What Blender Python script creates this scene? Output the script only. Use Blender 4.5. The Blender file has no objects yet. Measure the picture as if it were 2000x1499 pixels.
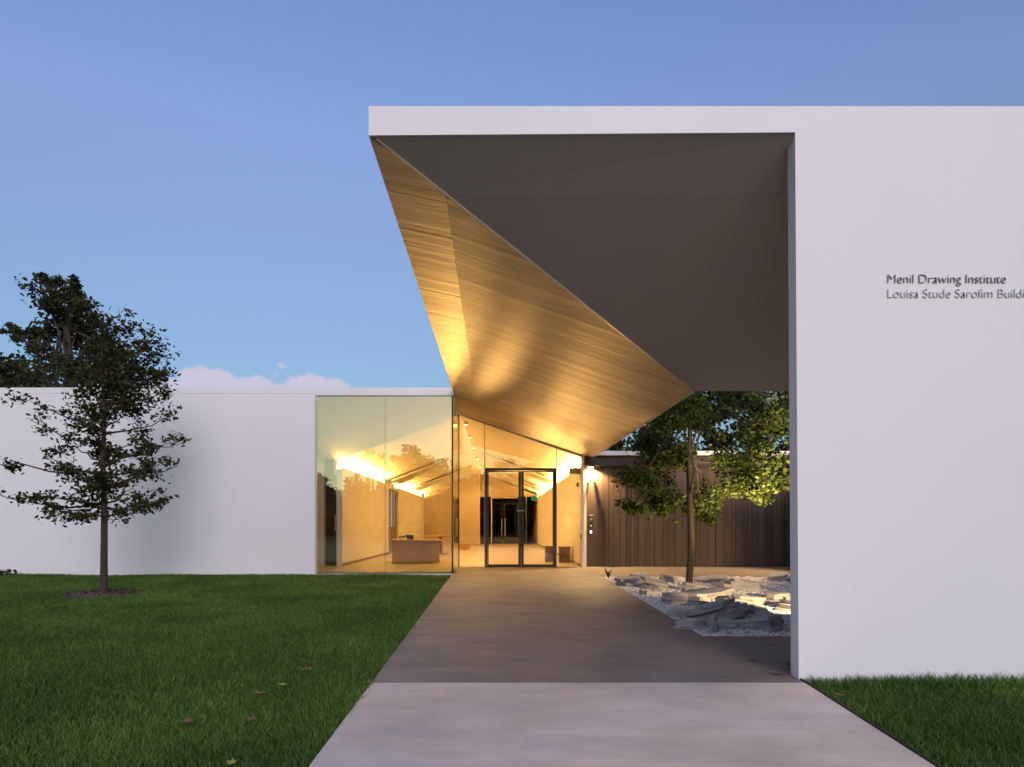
import bpy, bmesh, math, random
import numpy as np
from mathutils import Vector, noise as mnoise

random.seed(7)
rng = np.random.default_rng(11)
scene = bpy.context.scene
COL = scene.collection
R = math.radians

# ------------------------------------------------------------------ camera
EYE = 1.042
cam_data = bpy.data.cameras.new('camera')
cam = bpy.data.objects.new('camera', cam_data)
COL.objects.link(cam)
cam.location = (0, 0, EYE)
cam.rotation_euler = (R(90), 0, 0)
cam_data.sensor_width = 36
cam_data.lens = 24
cam_data.shift_x = 0.013
cam_data.shift_y = 0.138
cam_data.clip_start = 0.05
cam_data.clip_end = 3000
scene.camera = cam

# ------------------------------------------------------------------ world, sun, exposure
SUN_EL, SUN_AZ = R(22), R(165)          # the afterglow is low behind the camera
world = bpy.data.worlds.new('World')
scene.world = world
world.use_nodes = True
wt = world.node_tree
wt.nodes.clear()


def wn(kind, **kw):
    n = wt.nodes.new(kind)
    for k, v in kw.items():
        setattr(n, k, v)
    return n


def wmath(op, a, b=None, c=None, clamp=False):
    n = wn('ShaderNodeMath', operation=op, use_clamp=clamp)
    for i, v in enumerate((a, b, c)):
        if v is None:
            continue
        if isinstance(v, (int, float)):
            n.inputs[i].default_value = v
        else:
            wt.links.new(v, n.inputs[i])
    return n.outputs[0]


sky = wn('ShaderNodeTexSky', sky_type='NISHITA')
sky.sun_disc = False
sky.sun_elevation = SUN_EL
sky.sun_rotation = SUN_AZ
sky.altitude = 0
sky.air_density = 1.0
sky.dust_density = 0.3
sky.ozone_density = 2.0
tc = wn('ShaderNodeTexCoord')
sep = wn('ShaderNodeSeparateXYZ')
wt.links.new(tc.outputs['Generated'], sep.inputs[0])
az = wmath('ARCTAN2', sep.outputs[0], sep.outputs[1])
el = wmath('ARCSINE', sep.outputs[2])
comb = wn('ShaderNodeCombineXYZ')
wt.links.new(wmath('MULTIPLY', az, 1.0), comb.inputs[0])
wt.links.new(wmath('MULTIPLY', el, 1.5), comb.inputs[1])
cn = wn('ShaderNodeTexNoise')
cn.inputs['Scale'].default_value = 17
cn.inputs['Detail'].default_value = 6
cn.inputs['Roughness'].default_value = 0.55
wt.links.new(comb.outputs[0], cn.inputs['Vector'])
cl = wn('ShaderNodeTexNoise')
cl.inputs['Scale'].default_value = 2.2
cl.inputs['Detail'].default_value = 1
comb2 = wn('ShaderNodeCombineXYZ')
wt.links.new(az, comb2.inputs[0])
comb2.inputs[1].default_value = 3.3
wt.links.new(comb2.outputs[0], cl.inputs['Vector'])
# a bank of cumulus along the eastern horizon, highest near azimuth -22 degrees
d = wmath('ABSOLUTE', wmath('SUBTRACT', az, R(-19.5)))
bank = wmath('MULTIPLY', wmath('SUBTRACT', R(6.3), d, clamp=False), 1.2)
bank = wmath('MINIMUM', bank, 0.0)
top = wmath('ADD', wmath('ADD', bank, 0.212), wmath('MULTIPLY', wmath('SUBTRACT', cn.outputs[0], 0.5), 0.12))
mask = wmath('MULTIPLY', wmath('SUBTRACT', top, el), 85, clamp=True)
mask = wmath('MULTIPLY', mask, wmath('ADD', 0.62, wmath('MULTIPLY', cn.outputs[0], 0.5)), clamp=True)
hs = wn('ShaderNodeHueSaturation')
hs.inputs['Saturation'].default_value = 1.0
tint = wn('ShaderNodeMix', data_type='RGBA', blend_type='MULTIPLY')
tint.inputs[0].default_value = 1.0
tint.inputs[7].default_value = (1.17, 1.0, 1.04, 1)
# dusk: the band above the horizon is duller and bluer than the middle of the sky
hz = wn('ShaderNodeMapRange')
hz.inputs['From Min'].default_value = R(6)
hz.inputs['From Max'].default_value = R(29)
wt.links.new(el, hz.inputs[0])
hmix = wn('ShaderNodeMix', data_type='RGBA')
hmix.inputs[6].default_value = (0.30, 0.425, 0.455, 1)
hmix.inputs[7].default_value = (1, 1, 1, 1)
wt.links.new(hz.outputs[0], hmix.inputs[0])
hmul = wn('ShaderNodeMix', data_type='RGBA', blend_type='MULTIPLY')
hmul.inputs[0].default_value = 1.0
# sunset glow low on the sun's side of the sky
west = wmath('ADD', wmath('MULTIPLY', sep.outputs[0], math.sin(SUN_AZ)), wmath('MULTIPLY', sep.outputs[1], math.cos(SUN_AZ)))
west = wmath('MULTIPLY', wmath('MAXIMUM', west, 0.0), wmath('SUBTRACT', 1.15, wmath('MULTIPLY', el, 1.4)), clamp=True)
gmix = wn('ShaderNodeMix', data_type='RGBA')
gmix.inputs[6].default_value = (1, 1, 1, 1)
gmix.inputs[7].default_value = (2.5, 1.8, 1.05, 1)
wt.links.new(west, gmix.inputs[0])
gmul = wn('ShaderNodeMix', data_type='RGBA', blend_type='MULTIPLY')
gmul.inputs[0].default_value = 1.0
wt.links.new(sky.outputs[0], gmul.inputs[6])
wt.links.new(gmix.outputs[2], gmul.inputs[7])
wt.links.new(gmul.outputs[2], hmul.inputs[6])
wt.links.new(hmix.outputs[2], hmul.inputs[7])
hz2 = wn('ShaderNodeMapRange')
hz2.inputs['From Min'].default_value = R(24)
hz2.inputs['From Max'].default_value = R(40)
wt.links.new(el, hz2.inputs[0])
hmix2 = wn('ShaderNodeMix', data_type='RGBA')
hmix2.inputs[6].default_value = (1, 1, 1, 1)
hmix2.inputs[7].default_value = (1.0, 1.10, 1.28, 1)
wt.links.new(hz2.outputs[0], hmix2.inputs[0])
hmul2 = wn('ShaderNodeMix', data_type='RGBA', blend_type='MULTIPLY')
hmul2.inputs[0].default_value = 1.0
wt.links.new(hmul.outputs[2], hmul2.inputs[6])
wt.links.new(hmix2.outputs[2], hmul2.inputs[7])
wt.links.new(hmul2.outputs[2], tint.inputs[6])
wt.links.new(tint.outputs[2], hs.inputs['Color'])
mixc = wn('ShaderNodeMix', data_type='RGBA')
wt.links.new(mask, mixc.inputs[0])
wt.links.new(hs.outputs[0], mixc.inputs[6])
mixc.inputs[7].default_value = (3.7, 3.4, 4.2, 1)
bg = wn('ShaderNodeBackground')
bg.inputs['Strength'].default_value = 0.1
wt.links.new(mixc.outputs[2], bg.inputs['Color'])
wo = wn('ShaderNodeOutputWorld')
wt.links.new(bg.outputs[0], wo.inputs['Surface'])

sun_data = bpy.data.lights.new('sun', 'SUN')
sun_data.energy = 0.72
sun_data.angle = R(24)
sun_data.color = (0.95, 0.87, 1.0)
sun = bpy.data.objects.new('sun', sun_data)
COL.objects.link(sun)
sd = Vector((math.sin(SUN_AZ) * math.cos(SUN_EL), math.cos(SUN_AZ) * math.cos(SUN_EL), math.sin(SUN_EL)))
sun.rotation_euler = sd.to_track_quat('Z', 'Y').to_euler()
sun.location = (0, -20, 20)

vs = scene.view_settings
vs.view_transform = 'Standard'
vs.look = 'None'
vs.exposure = 0.75
vs.gamma = 1.0
vs.use_curve_mapping = False
cy = scene.cycles
cy.use_denoising = True
cy.max_bounces = 8
cy.diffuse_bounces = 4
cy.glossy_bounces = 4
cy.transmission_bounces = 4
cy.transparent_max_bounces = 16
cy.sample_clamp_indirect = 6
cy.use_light_tree = True
cy.caustics_reflective = False
cy.caustics_refractive = False

# ------------------------------------------------------------------ helpers
FPX, CX, CY = 1333.33, 974.0, 1026.0


def at(px, py, Y):
    """Point at depth Y seen at pixel (px, py) of the 2000-pixel-wide photograph."""
    return Vector(((px - CX) / FPX * Y, Y, EYE - (py - CY) / FPX * Y))


def gz(Y):
    """Height of the ground: a short ramp, a gentle rise under the canopy, level at the doors."""
    if Y <= 2:
        return -0.5
    if Y <= 5.65:
        return -0.5 + (Y - 2) / 3.65 * 0.238
    if Y <= 16.9:
        return -0.262 + (Y - 5.65) / 11.25 * 0.262
    return 0.0


def wloc(o):
    v = Vector((0, 0, 0))
    while o is not None:
        v += o.location
        o = o.parent
    return v


class MB:
    def __init__(self):
        self.v, self.f = [], []

    def add(self, verts, faces):
        n = len(self.v)
        self.v += [tuple(p) for p in verts]
        self.f += [tuple(i + n for i in q) for q in faces]
        return self

    def box(self, x0, x1, y0, y1, z0, z1):
        return self.add([(x0, y0, z0), (x1, y0, z0), (x1, y1, z0), (x0, y1, z0),
                         (x0, y0, z1), (x1, y0, z1), (x1, y1, z1), (x0, y1, z1)],
                        [(0, 3, 2, 1), (4, 5, 6, 7), (0, 1, 5, 4), (1, 2, 6, 5), (2, 3, 7, 6), (3, 0, 4, 7)])

    def prism(self, poly, vec):
        n = len(poly)
        vec = Vector(vec)
        a = [Vector(p) for p in poly]
        b = [p + vec for p in a]
        return self.add(a + b, [tuple(range(n)), tuple(range(2 * n - 1, n - 1, -1))] +
                        [(i, i + n, (i + 1) % n + n, (i + 1) % n) for i in range(n)])

    def tube(self, pts, radii, n=6, cap=True):
        pts = [Vector(p) for p in pts]
        if isinstance(radii, (int, float)):
            radii = [radii] * len(pts)
        rings, verts, faces = [], [], []
        for i, p in enumerate(pts):
            t = (pts[min(i + 1, len(pts) - 1)] - pts[max(i - 1, 0)]).normalized()
            ref = Vector((0, 0, 1)) if abs(t.z) < 0.9 else Vector((1, 0, 0))
            u = t.cross(ref).normalized()
            w = t.cross(u)
            ring = []
            for k in range(n):
                a = 2 * math.pi * k / n
                ring.append(len(verts))
                verts.append(p + (u * math.cos(a) + w * math.sin(a)) * radii[i])
            rings.append(ring)
        for a, b in zip(rings, rings[1:]):
            for k in range(n):
                faces.append((a[k], a[(k + 1) % n], b[(k + 1) % n], b[k]))
        if cap:
            faces += [tuple(reversed(rings[0])), tuple(rings[-1])]
        return self.add(verts, faces)

    def lathe(self, cx, cy, prof, n=20):
        verts, faces = [], []
        for r, z in prof:
            for k in range(n):
                a = 2 * math.pi * k / n
                verts.append((cx + r * math.cos(a), cy + r * math.sin(a), z))
        for i in range(len(prof) - 1):
            for k in range(n):
                faces.append((i * n + k, i * n + (k + 1) % n, (i + 1) * n + (k + 1) % n, (i + 1) * n + k))
        faces += [tuple(range(n - 1, -1, -1)), tuple(range((len(prof) - 1) * n, len(prof) * n))]
        return self.add(verts, faces)

    def build(self, name, mat, parent=None, smooth=False, bevel=0.0, loc=None):
        """Link everything collected as ONE mesh object (origin at its parent's base, or at loc)."""
        off = wloc(parent) if parent is not None else Vector(loc or (0, 0, 0))
        me = bpy.data.meshes.new(name)
        me.from_pydata([Vector(p) - off for p in self.v], [], self.f)
        bm = bmesh.new()
        bm.from_mesh(me)
        bmesh.ops.recalc_face_normals(bm, faces=bm.faces)
        if bevel:
            bmesh.ops.bevel(bm, geom=list(bm.edges), offset=bevel, segments=1, affect='EDGES', clamp_overlap=True)
        bm.to_mesh(me)
        bm.free()
        if smooth:
            me.polygons.foreach_set('use_smooth', [True] * len(me.polygons))
        me.materials.append(mat)
        o = bpy.data.objects.new(name, me)
        COL.objects.link(o)
        if parent is not None:
            o.parent = parent
        else:
            o.location = off
        return o


def np_mesh(name, verts, tris, mat, parent=None, loc=None, smooth=False, quad=False):
    off = np.array(wloc(parent) if parent is not None else (loc or (0, 0, 0)), dtype=np.float32)
    k = 4 if quad else 3
    me = bpy.data.meshes.new(name)
    verts = np.asarray(verts, dtype=np.float32) - off
    tris = np.asarray(tris, dtype=np.int32)
    me.vertices.add(len(verts))
    me.vertices.foreach_set('co', verts.ravel())
    me.loops.add(len(tris) * k)
    me.loops.foreach_set('vertex_index', tris.ravel())
    me.polygons.add(len(tris))
    me.polygons.foreach_set('loop_start', np.arange(0, len(tris) * k, k, dtype=np.int32))
    if smooth:
        me.polygons.foreach_set('use_smooth', np.ones(len(tris), dtype=bool))
    me.update(calc_edges=True)
    me.materials.append(mat)
    o = bpy.data.objects.new(name, me)
    COL.objects.link(o)
    if parent is not None:
        o.parent = parent
    else:
        o.location = off.tolist()
    return o


def tag(o, label=None, cat=None, group=None, kind=None):
    for k, v in (('label', label), ('category', cat), ('group', group), ('kind', kind)):
        if v:
            o[k] = v
    return o


def thing(name, label, cat, loc, group=None):
    o = bpy.data.objects.new(name, None)
    COL.objects.link(o)
    o.location = loc
    o.empty_display_size = 0.2
    return tag(o, label, cat, group)


# ------------------------------------------------------------------ materials
def mat(name, base, rough=0.6, var=0.12, scale=4.0, stretch=(1, 1, 1), bump=0.0, bscale=60.0, bstretch=None,
        metal=0.0, spec=0.5, detail=5.0, island=0.0, objrand=0.0, hue=None, coat=0.0, transl=0.0):
    m = bpy.data.materials.new(name)
    m.use_nodes = True
    t = m.node_tree
    t.nodes.clear()
    L = t.links.new
    out = t.nodes.new('ShaderNodeOutputMaterial')
    p = t.nodes.new('ShaderNodeBsdfPrincipled')
    p.inputs['Roughness'].default_value = rough
    p.inputs['Metallic'].default_value = metal
    p.inputs['Specular IOR Level'].default_value = spec
    p.inputs['Coat Weight'].default_value = coat
    c = t.nodes.new('ShaderNodeTexCoord')
    mp = t.nodes.new('ShaderNodeMapping')
    mp.inputs['Scale'].default_value = stretch
    L(c.outputs['Object'], mp.inputs['Vector'])
    n = t.nodes.new('ShaderNodeTexNoise')
    n.inputs['Scale'].default_value = scale
    n.inputs['Detail'].default_value = detail
    n.inputs['Roughness'].default_value = 0.6
    L(mp.outputs[0], n.inputs['Vector'])
    mx = t.nodes.new('ShaderNodeMix')
    mx.data_type = 'RGBA'
    b2 = hue or base
    mx.inputs[6].default_value = (*[max(0, x * (1 - var)) for x in base], 1)
    mx.inputs[7].default_value = (*[min(1, x * (1 + var)) for x in b2], 1)
    L(n.outputs[0], mx.inputs[0])
    col = mx.outputs[2]
    for amt, src in ((island, 'island'), (objrand, 'obj')):
        if not amt:
            continue
        if src == 'island':
            g = t.nodes.new('ShaderNodeNewGeometry')
            rnd = g.outputs['Random Per Island']
        else:
            g = t.nodes.new('ShaderNodeObjectInfo')
            rnd = g.outputs['Random']
        mr = t.nodes.new('ShaderNodeMapRange')
        mr.inputs['To Min'].default_value = 1 - amt
        mr.inputs['To Max'].default_value = 1 + amt
        L(rnd, mr.inputs[0])
        mm = t.nodes.new('ShaderNodeVectorMath')
        mm.operation = 'SCALE'
        L(col, mm.inputs[0])
        L(mr.outputs[0], mm.inputs['Scale'])
        col = mm.outputs[0]
    L(col, p.inputs['Base Color'])
    if bump:
        mp2 = t.nodes.new('ShaderNodeMapping')
        mp2.inputs['Scale'].default_value = bstretch or stretch
        L(c.outputs['Object'], mp2.inputs['Vector'])
        n2 = t.nodes.new('ShaderNodeTexNoise')
        n2.inputs['Scale'].default_value = bscale
        n2.inputs['Detail'].default_value = 4
        L(mp2.outputs[0], n2.inputs['Vector'])
        bu = t.nodes.new('ShaderNodeBump')
        bu.inputs['Strength'].default_value = bump
        bu.inputs['Distance'].default_value = 0.01
        L(n2.outputs[0], bu.inputs['Height'])
        L(bu.outputs[0], p.inputs['Normal'])
    surf = p.outputs[0]
    if transl:
        tr = t.nodes.new('ShaderNodeBsdfTranslucent')
        L(col, tr.inputs['Color'])
        ms = t.nodes.new('ShaderNodeMixShader')
        ms.inputs[0].default_value = transl
        L(surf, ms.inputs[1])
        L(tr.outputs[0], ms.inputs[2])
        surf = ms.outputs[0]
    L(surf, out.inputs['Surface'])
    return m


def emit(name, color, strength):
    m = bpy.data.materials.new(name)
    m.use_nodes = True
    t = m.node_tree
    t.nodes.clear()
    out = t.nodes.new('ShaderNodeOutputMaterial')
    e = t.nodes.new('ShaderNodeEmission')
    e.inputs['Color'].default_value = (*color, 1)
    e.inputs['Strength'].default_value = strength
    t.links.new(e.outputs[0], out.inputs['Surface'])
    return m


def glass_mat(name, tint, reflect, graze=0.8):
    """Architectural glass: a see-through pane with a coated, mirror-like reflection that grows at grazing angles."""
    m = bpy.data.materials.new(name)
    m.use_nodes = True
    t = m.node_tree
    t.nodes.clear()
    L = t.links.new
    out = t.nodes.new('ShaderNodeOutputMaterial')
    tr = t.nodes.new('ShaderNodeBsdfTransparent')
    tr.inputs['Color'].default_value = (*tint, 1)
    gl = t.nodes.new('ShaderNodeBsdfGlossy')
    gl.inputs['Roughness'].default_value = 0.0
    gl.inputs['Color'].default_value = (0.95, 1.0, 0.96, 1)
    lw = t.nodes.new('ShaderNodeLayerWeight')
    lw.inputs['Blend'].default_value = 0.25
    mr = t.nodes.new('ShaderNodeMapRange')
    mr.inputs['To Min'].default_value = reflect
    mr.inputs['To Max'].default_value = graze
    L(lw.outputs['Fresnel'], mr.inputs[0])
    ms = t.nodes.new('ShaderNodeMixShader')
    L(mr.outputs[0], ms.inputs[0])
    L(tr.outputs[0], ms.inputs[1])
    L(gl.outputs[0], ms.inputs[2])
    L(ms.outputs[0], out.inputs['Surface'])
    return m


M_white = mat('white_painted_steel', (0.82, 0.80, 0.79), 0.55, 0.045, 0.45, bump=0.05, bscale=1.3, detail=3)
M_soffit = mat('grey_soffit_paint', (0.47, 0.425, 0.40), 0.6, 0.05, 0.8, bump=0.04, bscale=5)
M_plank = mat('soffit_cedar', (0.49, 0.37, 0.26), 0.5, 0.42, 1.6, (0.20, 5, 5), 0.35, 3.0, (0.25, 8, 8), objrand=0.20, spec=0.45)
M_back = mat('dark_backing', (0.14, 0.11, 0.09), 0.8)
M_trim = mat('edge_trim_steel', (0.55, 0.50, 0.45), 0.4, 0.05)
M_board = mat('weathered_timber', (0.088, 0.056, 0.040), 0.62, 0.45, 5.0, (9, 9, 0.5), 0.6, 6.0, (10, 10, 0.6), objrand=0.30)
M_eave = mat('dark_timber', (0.045, 0.034, 0.03), 0.6, 0.3, 5, (0.6, 8, 8))
M_dark = mat('black_anodised_metal', (0.012, 0.010, 0.010), 0.35, 0.1)
M_grey = mat('grey_metal', (0.30, 0.29, 0.28), 0.4, 0.08, metal=0.6)
M_steel = mat('brushed_steel', (0.6, 0.58, 0.55), 0.3, 0.05, metal=1.0)
M_glass = glass_mat('coated_glass', (0.93, 0.95, 0.92), 0.20, 0.9)
M_clear = glass_mat('clear_glass', (0.95, 0.96, 0.94), 0.07, 0.75)
M_darkglass = glass_mat('dark_glass', (0.10, 0.11, 0.11), 0.06, 0.6)
M_inwall = mat('interior_plaster', (0.78, 0.74, 0.68), 0.75, 0.03, 1.0)
M_infloor = mat('oak_floor', (0.50, 0.42, 0.32), 0.38, 0.12, 2.5, (6, 0.7, 1), 0.05, 20)
M_oak = mat('oak_veneer', (0.50, 0.27, 0.085), 0.4, 0.25, 4, (1, 1, 7))
M_panel = mat('interior_panel', (0.50, 0.40, 0.30), 0.6, 0.08, 1.5, (6, 6, 0.6))
M_walnut = mat('walnut', (0.16, 0.07, 0.035), 0.45, 0.3, 4, (1, 1, 7))
M_black = mat('black_plastic', (0.02, 0.02, 0.022), 0.4, 0.1)
M_letter = mat('dark_letter_enamel', (0.30, 0.28, 0.30), 0.5, 0.05)
M_letter2 = mat('pale_letter_enamel', (0.62, 0.60, 0.62), 0.5, 0.05)
M_bark = mat('bark', (0.052, 0.038, 0.030), 0.9, 0.4, 8, (6, 6, 1.2), 0.9, 18, (5, 5, 1))
M_leafA = mat('oak_leaves', (0.038, 0.056, 0.016), 0.7, 0.35, 3, island=0.5, hue=(0.062, 0.052, 0.016), transl=0.25, spec=0.2)
M_leafB = mat('courtyard_leaves', (0.036, 0.074, 0.012), 0.6, 0.35, 3, island=0.5, hue=(0.078, 0.098, 0.015), transl=0.3, spec=0.3)
M_leafC = mat('background_leaves', (0.026, 0.038, 0.014), 0.75, 0.35, 1.0, island=0.5, hue=(0.055, 0.052, 0.018), transl=0.2, spec=0.2)
M_grass = mat('grass_blades', (0.029, 0.084, 0.013), 0.5, 0.6, 0.75, island=0.55, hue=(0.120, 0.205, 0.036), detail=4, transl=0.25, spec=0.25)
M_soil = mat('lawn_soil', (0.030, 0.055, 0.014), 0.95, 0.4, 6, bump=0.5, bscale=40)
M_mulch = mat('mulch', (0.10, 0.062, 0.045), 0.95, 0.4, 20, island=0.4)
M_gravel = mat('white_gravel', (0.82, 0.78, 0.75), 0.85, 0.2, 30, island=0.35)
M_gbase = mat('gravel_base', (0.70, 0.66, 0.63), 0.95, 0.3, 40, bump=0.8, bscale=60)
M_dead = mat('dead_leaf', (0.24, 0.105, 0.055), 0.7, 0.3, 12)
M_yellow = mat('yellow_leaf', (0.42, 0.33, 0.06), 0.7, 0.3, 12)
M_edging = mat('rusty_steel_edging', (0.045, 0.022, 0.018), 0.8, 0.3, 10)
M_conc_in = None


def concrete(name, base, var, seams=None):
    """Broom-finished concrete: fine cross streaks, broad blotches and a few dark stains."""
    m = bpy.data.materials.new(name)
    m.use_nodes = True
    t = m.node_tree
    t.nodes.clear()
    L = t.links.new
    out = t.nodes.new('ShaderNodeOutputMaterial')
    p = t.nodes.new('ShaderNodeBsdfPrincipled')
    c = t.nodes.new('ShaderNodeTexCoord')

    def nz(scale, st, detail=5, rough=0.6):
        mp = t.nodes.new('ShaderNodeMapping')
        mp.inputs['Scale'].default_value = st
        L(c.outputs['Object'], mp.inputs['Vector'])
        n = t.nodes.new('ShaderNodeTexNoise')
        n.inputs['Scale'].default_value = scale
        n.inputs['Detail'].default_value = detail
        n.inputs['Roughness'].default_value = rough
        L(mp.outputs[0], n.inputs['Vector'])
        return n.outputs[0]

    def ramp(src, a, b, lo, hi):
        mr = t.nodes.new('ShaderNodeMapRange')
        mr.inputs['From Min'].default_value = a
        mr.inputs['From Max'].default_value = b
        mr.inputs['To Min'].default_value = lo
        mr.inputs['To Max'].default_value = hi
        L(src, mr.inputs[0])
        return mr.outputs[0]

    def mul(a, b):
        n = t.nodes.new('ShaderNodeMath')
        n.operation = 'MULTIPLY'
        L(a, n.inputs[0])
        L(b, n.inputs[1])
        return n.outputs[0]
    k = mul(ramp(nz(1.5, (0.85, 1.5, 1), 7), 0.3, 0.7, 1 - var * 1.3, 1 + var * 1.3), ramp(nz(22, (0.08, 1, 1), 3), 0.3, 0.7, 1 - var * 0.25, 1 + var * 0.25))
    k = mul(k, ramp(nz(0.9, (1, 1, 1), 6, 0.7), 0.62, 0.78, 1.0, 0.72))
    k = mul(k, ramp(nz(160, (1, 1, 1), 2), 0.25, 0.75, 0.90, 1.10))
    hue = t.nodes.new('ShaderNodeMix')
    hue.data_type = 'RGBA'
    hue.inputs[6].default_value = (*base, 1)
    hue.inputs[7].default_value = (base[0] * 1.08, base[1] * 0.99, base[2] * 0.92, 1)
    L(ramp(nz(1.6, (0.6, 1.6, 1), 3), 0.35, 0.65, 0, 1), hue.inputs[0])
    s = t.nodes.new('ShaderNodeVectorMath')
    s.operation = 'SCALE'
    L(hue.outputs[2], s.inputs[0])
    L(k, s.inputs['Scale'])
    L(s.outputs[0], p.inputs['Base Color'])
    L(ramp(nz(3, (0.5, 2, 1)), 0.3, 0.7, 0.5, 0.75), p.inputs['Roughness'])
    bu = t.nodes.new('ShaderNodeBump')
    bu.inputs['Strength'].default_value = 0.12
    bu.inputs['Distance'].default_value = 0.004
    L(nz(60, (0.1, 1, 1), 4), bu.inputs['Height'])
    L(bu.outputs[0], p.inputs['Normal'])
    L(p.outputs[0], out.inputs['Surface'])
    return m


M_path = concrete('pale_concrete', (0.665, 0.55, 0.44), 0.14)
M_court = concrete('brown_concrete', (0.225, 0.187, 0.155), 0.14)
M_rock = mat('pale_ledge_stone', (0.60, 0.56, 0.56), 0.8, 0.6, 3.0, (1, 1, 5), 1.0, 9, (1, 1, 6), objrand=0.18, hue=(0.42, 0.39, 0.385))

WARM = (1.0, 0.60, 0.20)
M_cove = emit('cove_led', (1.0, 0.53, 0.13), 200)
M_lampglow = emit('downlight_led', (1.0, 0.72, 0.36), 30)
M_exit = emit('green_exit_glow', (0.03, 0.60, 0.14), 0.28)
M_screen = emit('intercom_screen', (0.85, 0.88, 1.0), 1.6)

# ------------------------------------------------------------------ ground
ys = [-400, -150, -60, -20, -5, 1, 2, 2.6, 3.2, 3.8, 4.4, 5.0, 5.65, 7, 9, 11, 13, 15, 16.9, 20, 40, 120, 400]
xs = [-400, -120, -40, -20, -12, -8, -5, -3, -1.5, 0, 1.5, 3, 5, 8, 14, 30, 90, 400]
g = MB()
g.add([(x, y, gz(y) - 0.045) for y in ys for x in xs],
      [(j * len(xs) + i, j * len(xs) + i + 1, (j + 1) * len(xs) + i + 1, (j + 1) * len(xs) + i)
       for j in range(len(ys) - 1) for i in range(len(xs) - 1)])
tag(g.build('ground', M_soil), 'dark soil of the lawn under the grass', kind='structure')


def slab(name, poly_xy, m, label, n=None, thick=0.12):
    """A paved sheet that follows the ground: poly_xy is a list of (y, x_left, x_right)."""
    b = MB()
    top, bot = [], []
    for y, xl, xr in poly_xy:
        top += [(xl, y, gz(y)), (xr, y, gz(y))]
        bot += [(xl, y, gz(y) - thick), (xr, y, gz(y) - thick)]
    k = len(poly_xy)
    f = []
    for i in range(k - 1):
        f.append((2 * i, 2 * i + 1, 2 * i + 3, 2 * i + 2))
        f.append((2 * i, 2 * i + 2, 2 * k + 2 * i + 2, 2 * k + 2 * i))
        f.append((2 * i + 1, 2 * k + 2 * i + 1, 2 * k + 2 * i + 3, 2 * i + 3))
    f.append((0, 2 * k, 2 * k + 1, 1))
    f.append((2 * k - 2, 2 * k - 1, 4 * k - 1, 4 * k - 2))
    b.add(top + bot, f)
    return tag(b.build(name, m), label, kind='structure')


slab('entrance_path', [(-12, -1.28, 2.72), (2, -1.2, 2.6), (4, -1.11, 2.555), (5.638, -1.05, 2.53)], M_path,
     'pale concrete path leading up to the entrance')
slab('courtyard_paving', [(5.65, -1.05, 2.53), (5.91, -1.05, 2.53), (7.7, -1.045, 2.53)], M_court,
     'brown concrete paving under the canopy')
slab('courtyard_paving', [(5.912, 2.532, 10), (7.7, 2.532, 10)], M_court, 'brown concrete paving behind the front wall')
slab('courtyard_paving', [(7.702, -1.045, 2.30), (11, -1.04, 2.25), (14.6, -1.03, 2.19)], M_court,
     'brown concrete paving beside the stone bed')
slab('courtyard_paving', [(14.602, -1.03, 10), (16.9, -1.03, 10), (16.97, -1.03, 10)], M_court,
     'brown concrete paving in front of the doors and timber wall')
bed = MB()
bed.add([(2.30, 7.702, gz(7.7) - 0.03), (10, 7.702, gz(7.7) - 0.03), (10, 14.6, gz(14.6) - 0.03), (2.19, 14.6, gz(14.6) - 0.03), (2.25, 11, gz(11) - 0.03)], [(0, 1, 2, 3, 4)])
tag(bed.build('stone_bed', M_gbase), 'pale gravel bed in the courtyard', kind='structure')
# thin rusty edging beside the right-hand lawn and the path
for sgn, name in ((1, 'path_edging'),):
    e = MB()
    for (ya, xa), (yb, xb) in (((-6, 2.66), (2, 2.605)), ((2, 2.605), (4, 2.56)), ((4, 2.56), (5.74, 2.535))):
        e.prism([(xa, ya, gz(ya) - 0.1), (xa + 0.012, ya, gz(ya) - 0.1), (xa + 0.012, ya, gz(ya) + 0.012), (xa, ya, gz(ya) + 0.012)],
                (xb - xa, yb - ya, gz(yb) - gz(ya)))
    tag(e.build(name, M_edging), 'rusty steel edging strip between path and lawn', kind='structure')

# ------------------------------------------------------------------ entrance pavilion
D1 = 5.75
pav = thing('entrance_pavilion', 'tall white entrance canopy with folded plank soffit and blank white front wall', 'building', (2.5, D1, gz(D1)))
ZT = 4.569
wall = MB()
wall.prism([(-1.095, D1, 4.323), (2.497, D1, 4.349), (2.53, D1, -0.6), (12, D1, -0.6), (12, D1, ZT), (-1.095, D1, ZT)], (0, 0.02, 0))
wall.prism([(2.53, D1 + 0.0202, -0.6), (11.99, D1 + 0.0202, -0.6), (11.99, D1 + 0.0202, ZT - 0.01), (2.497, D1 + 0.0202, ZT - 0.01)], (0, 0.135, 0))
wall.build('front_wall', M_white, pav)


def zg(x, y):        # the plank slope, with a faint fold near its outer edge
    k = (x + 1.1) / 0.6 if x < -0.5 else (2.7 - x) / 3.2
    return 4.2167 - 0.332 * x - 0.0449 * y + 0.07 * max(0.0, k) * min(1.0, (17 - y) / 6)


P0 = Vector((-1.095, D1 + 0.022, zg(-1.095, D1)))
Lc = Vector((-0.972, 14.95, zg(-0.972, 14.95)))
L2 = Vector((-0.915, 16.93, zg(-0.915, 16.93)))
Rb = Vector((2.30, 16.93, zg(2.30, 16.93)))
Rr = Vector((2.317, 16.6, zg(2.317, 16.6)))
Q = Vector((2.704, 9.46, zg(2.704, 9.46)))


def zd(y):           # the dark slope facing the lawn
    return P0.z + (Q.z - P0.z) * (y - P0.y) / (Q.y - P0.y)


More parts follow.
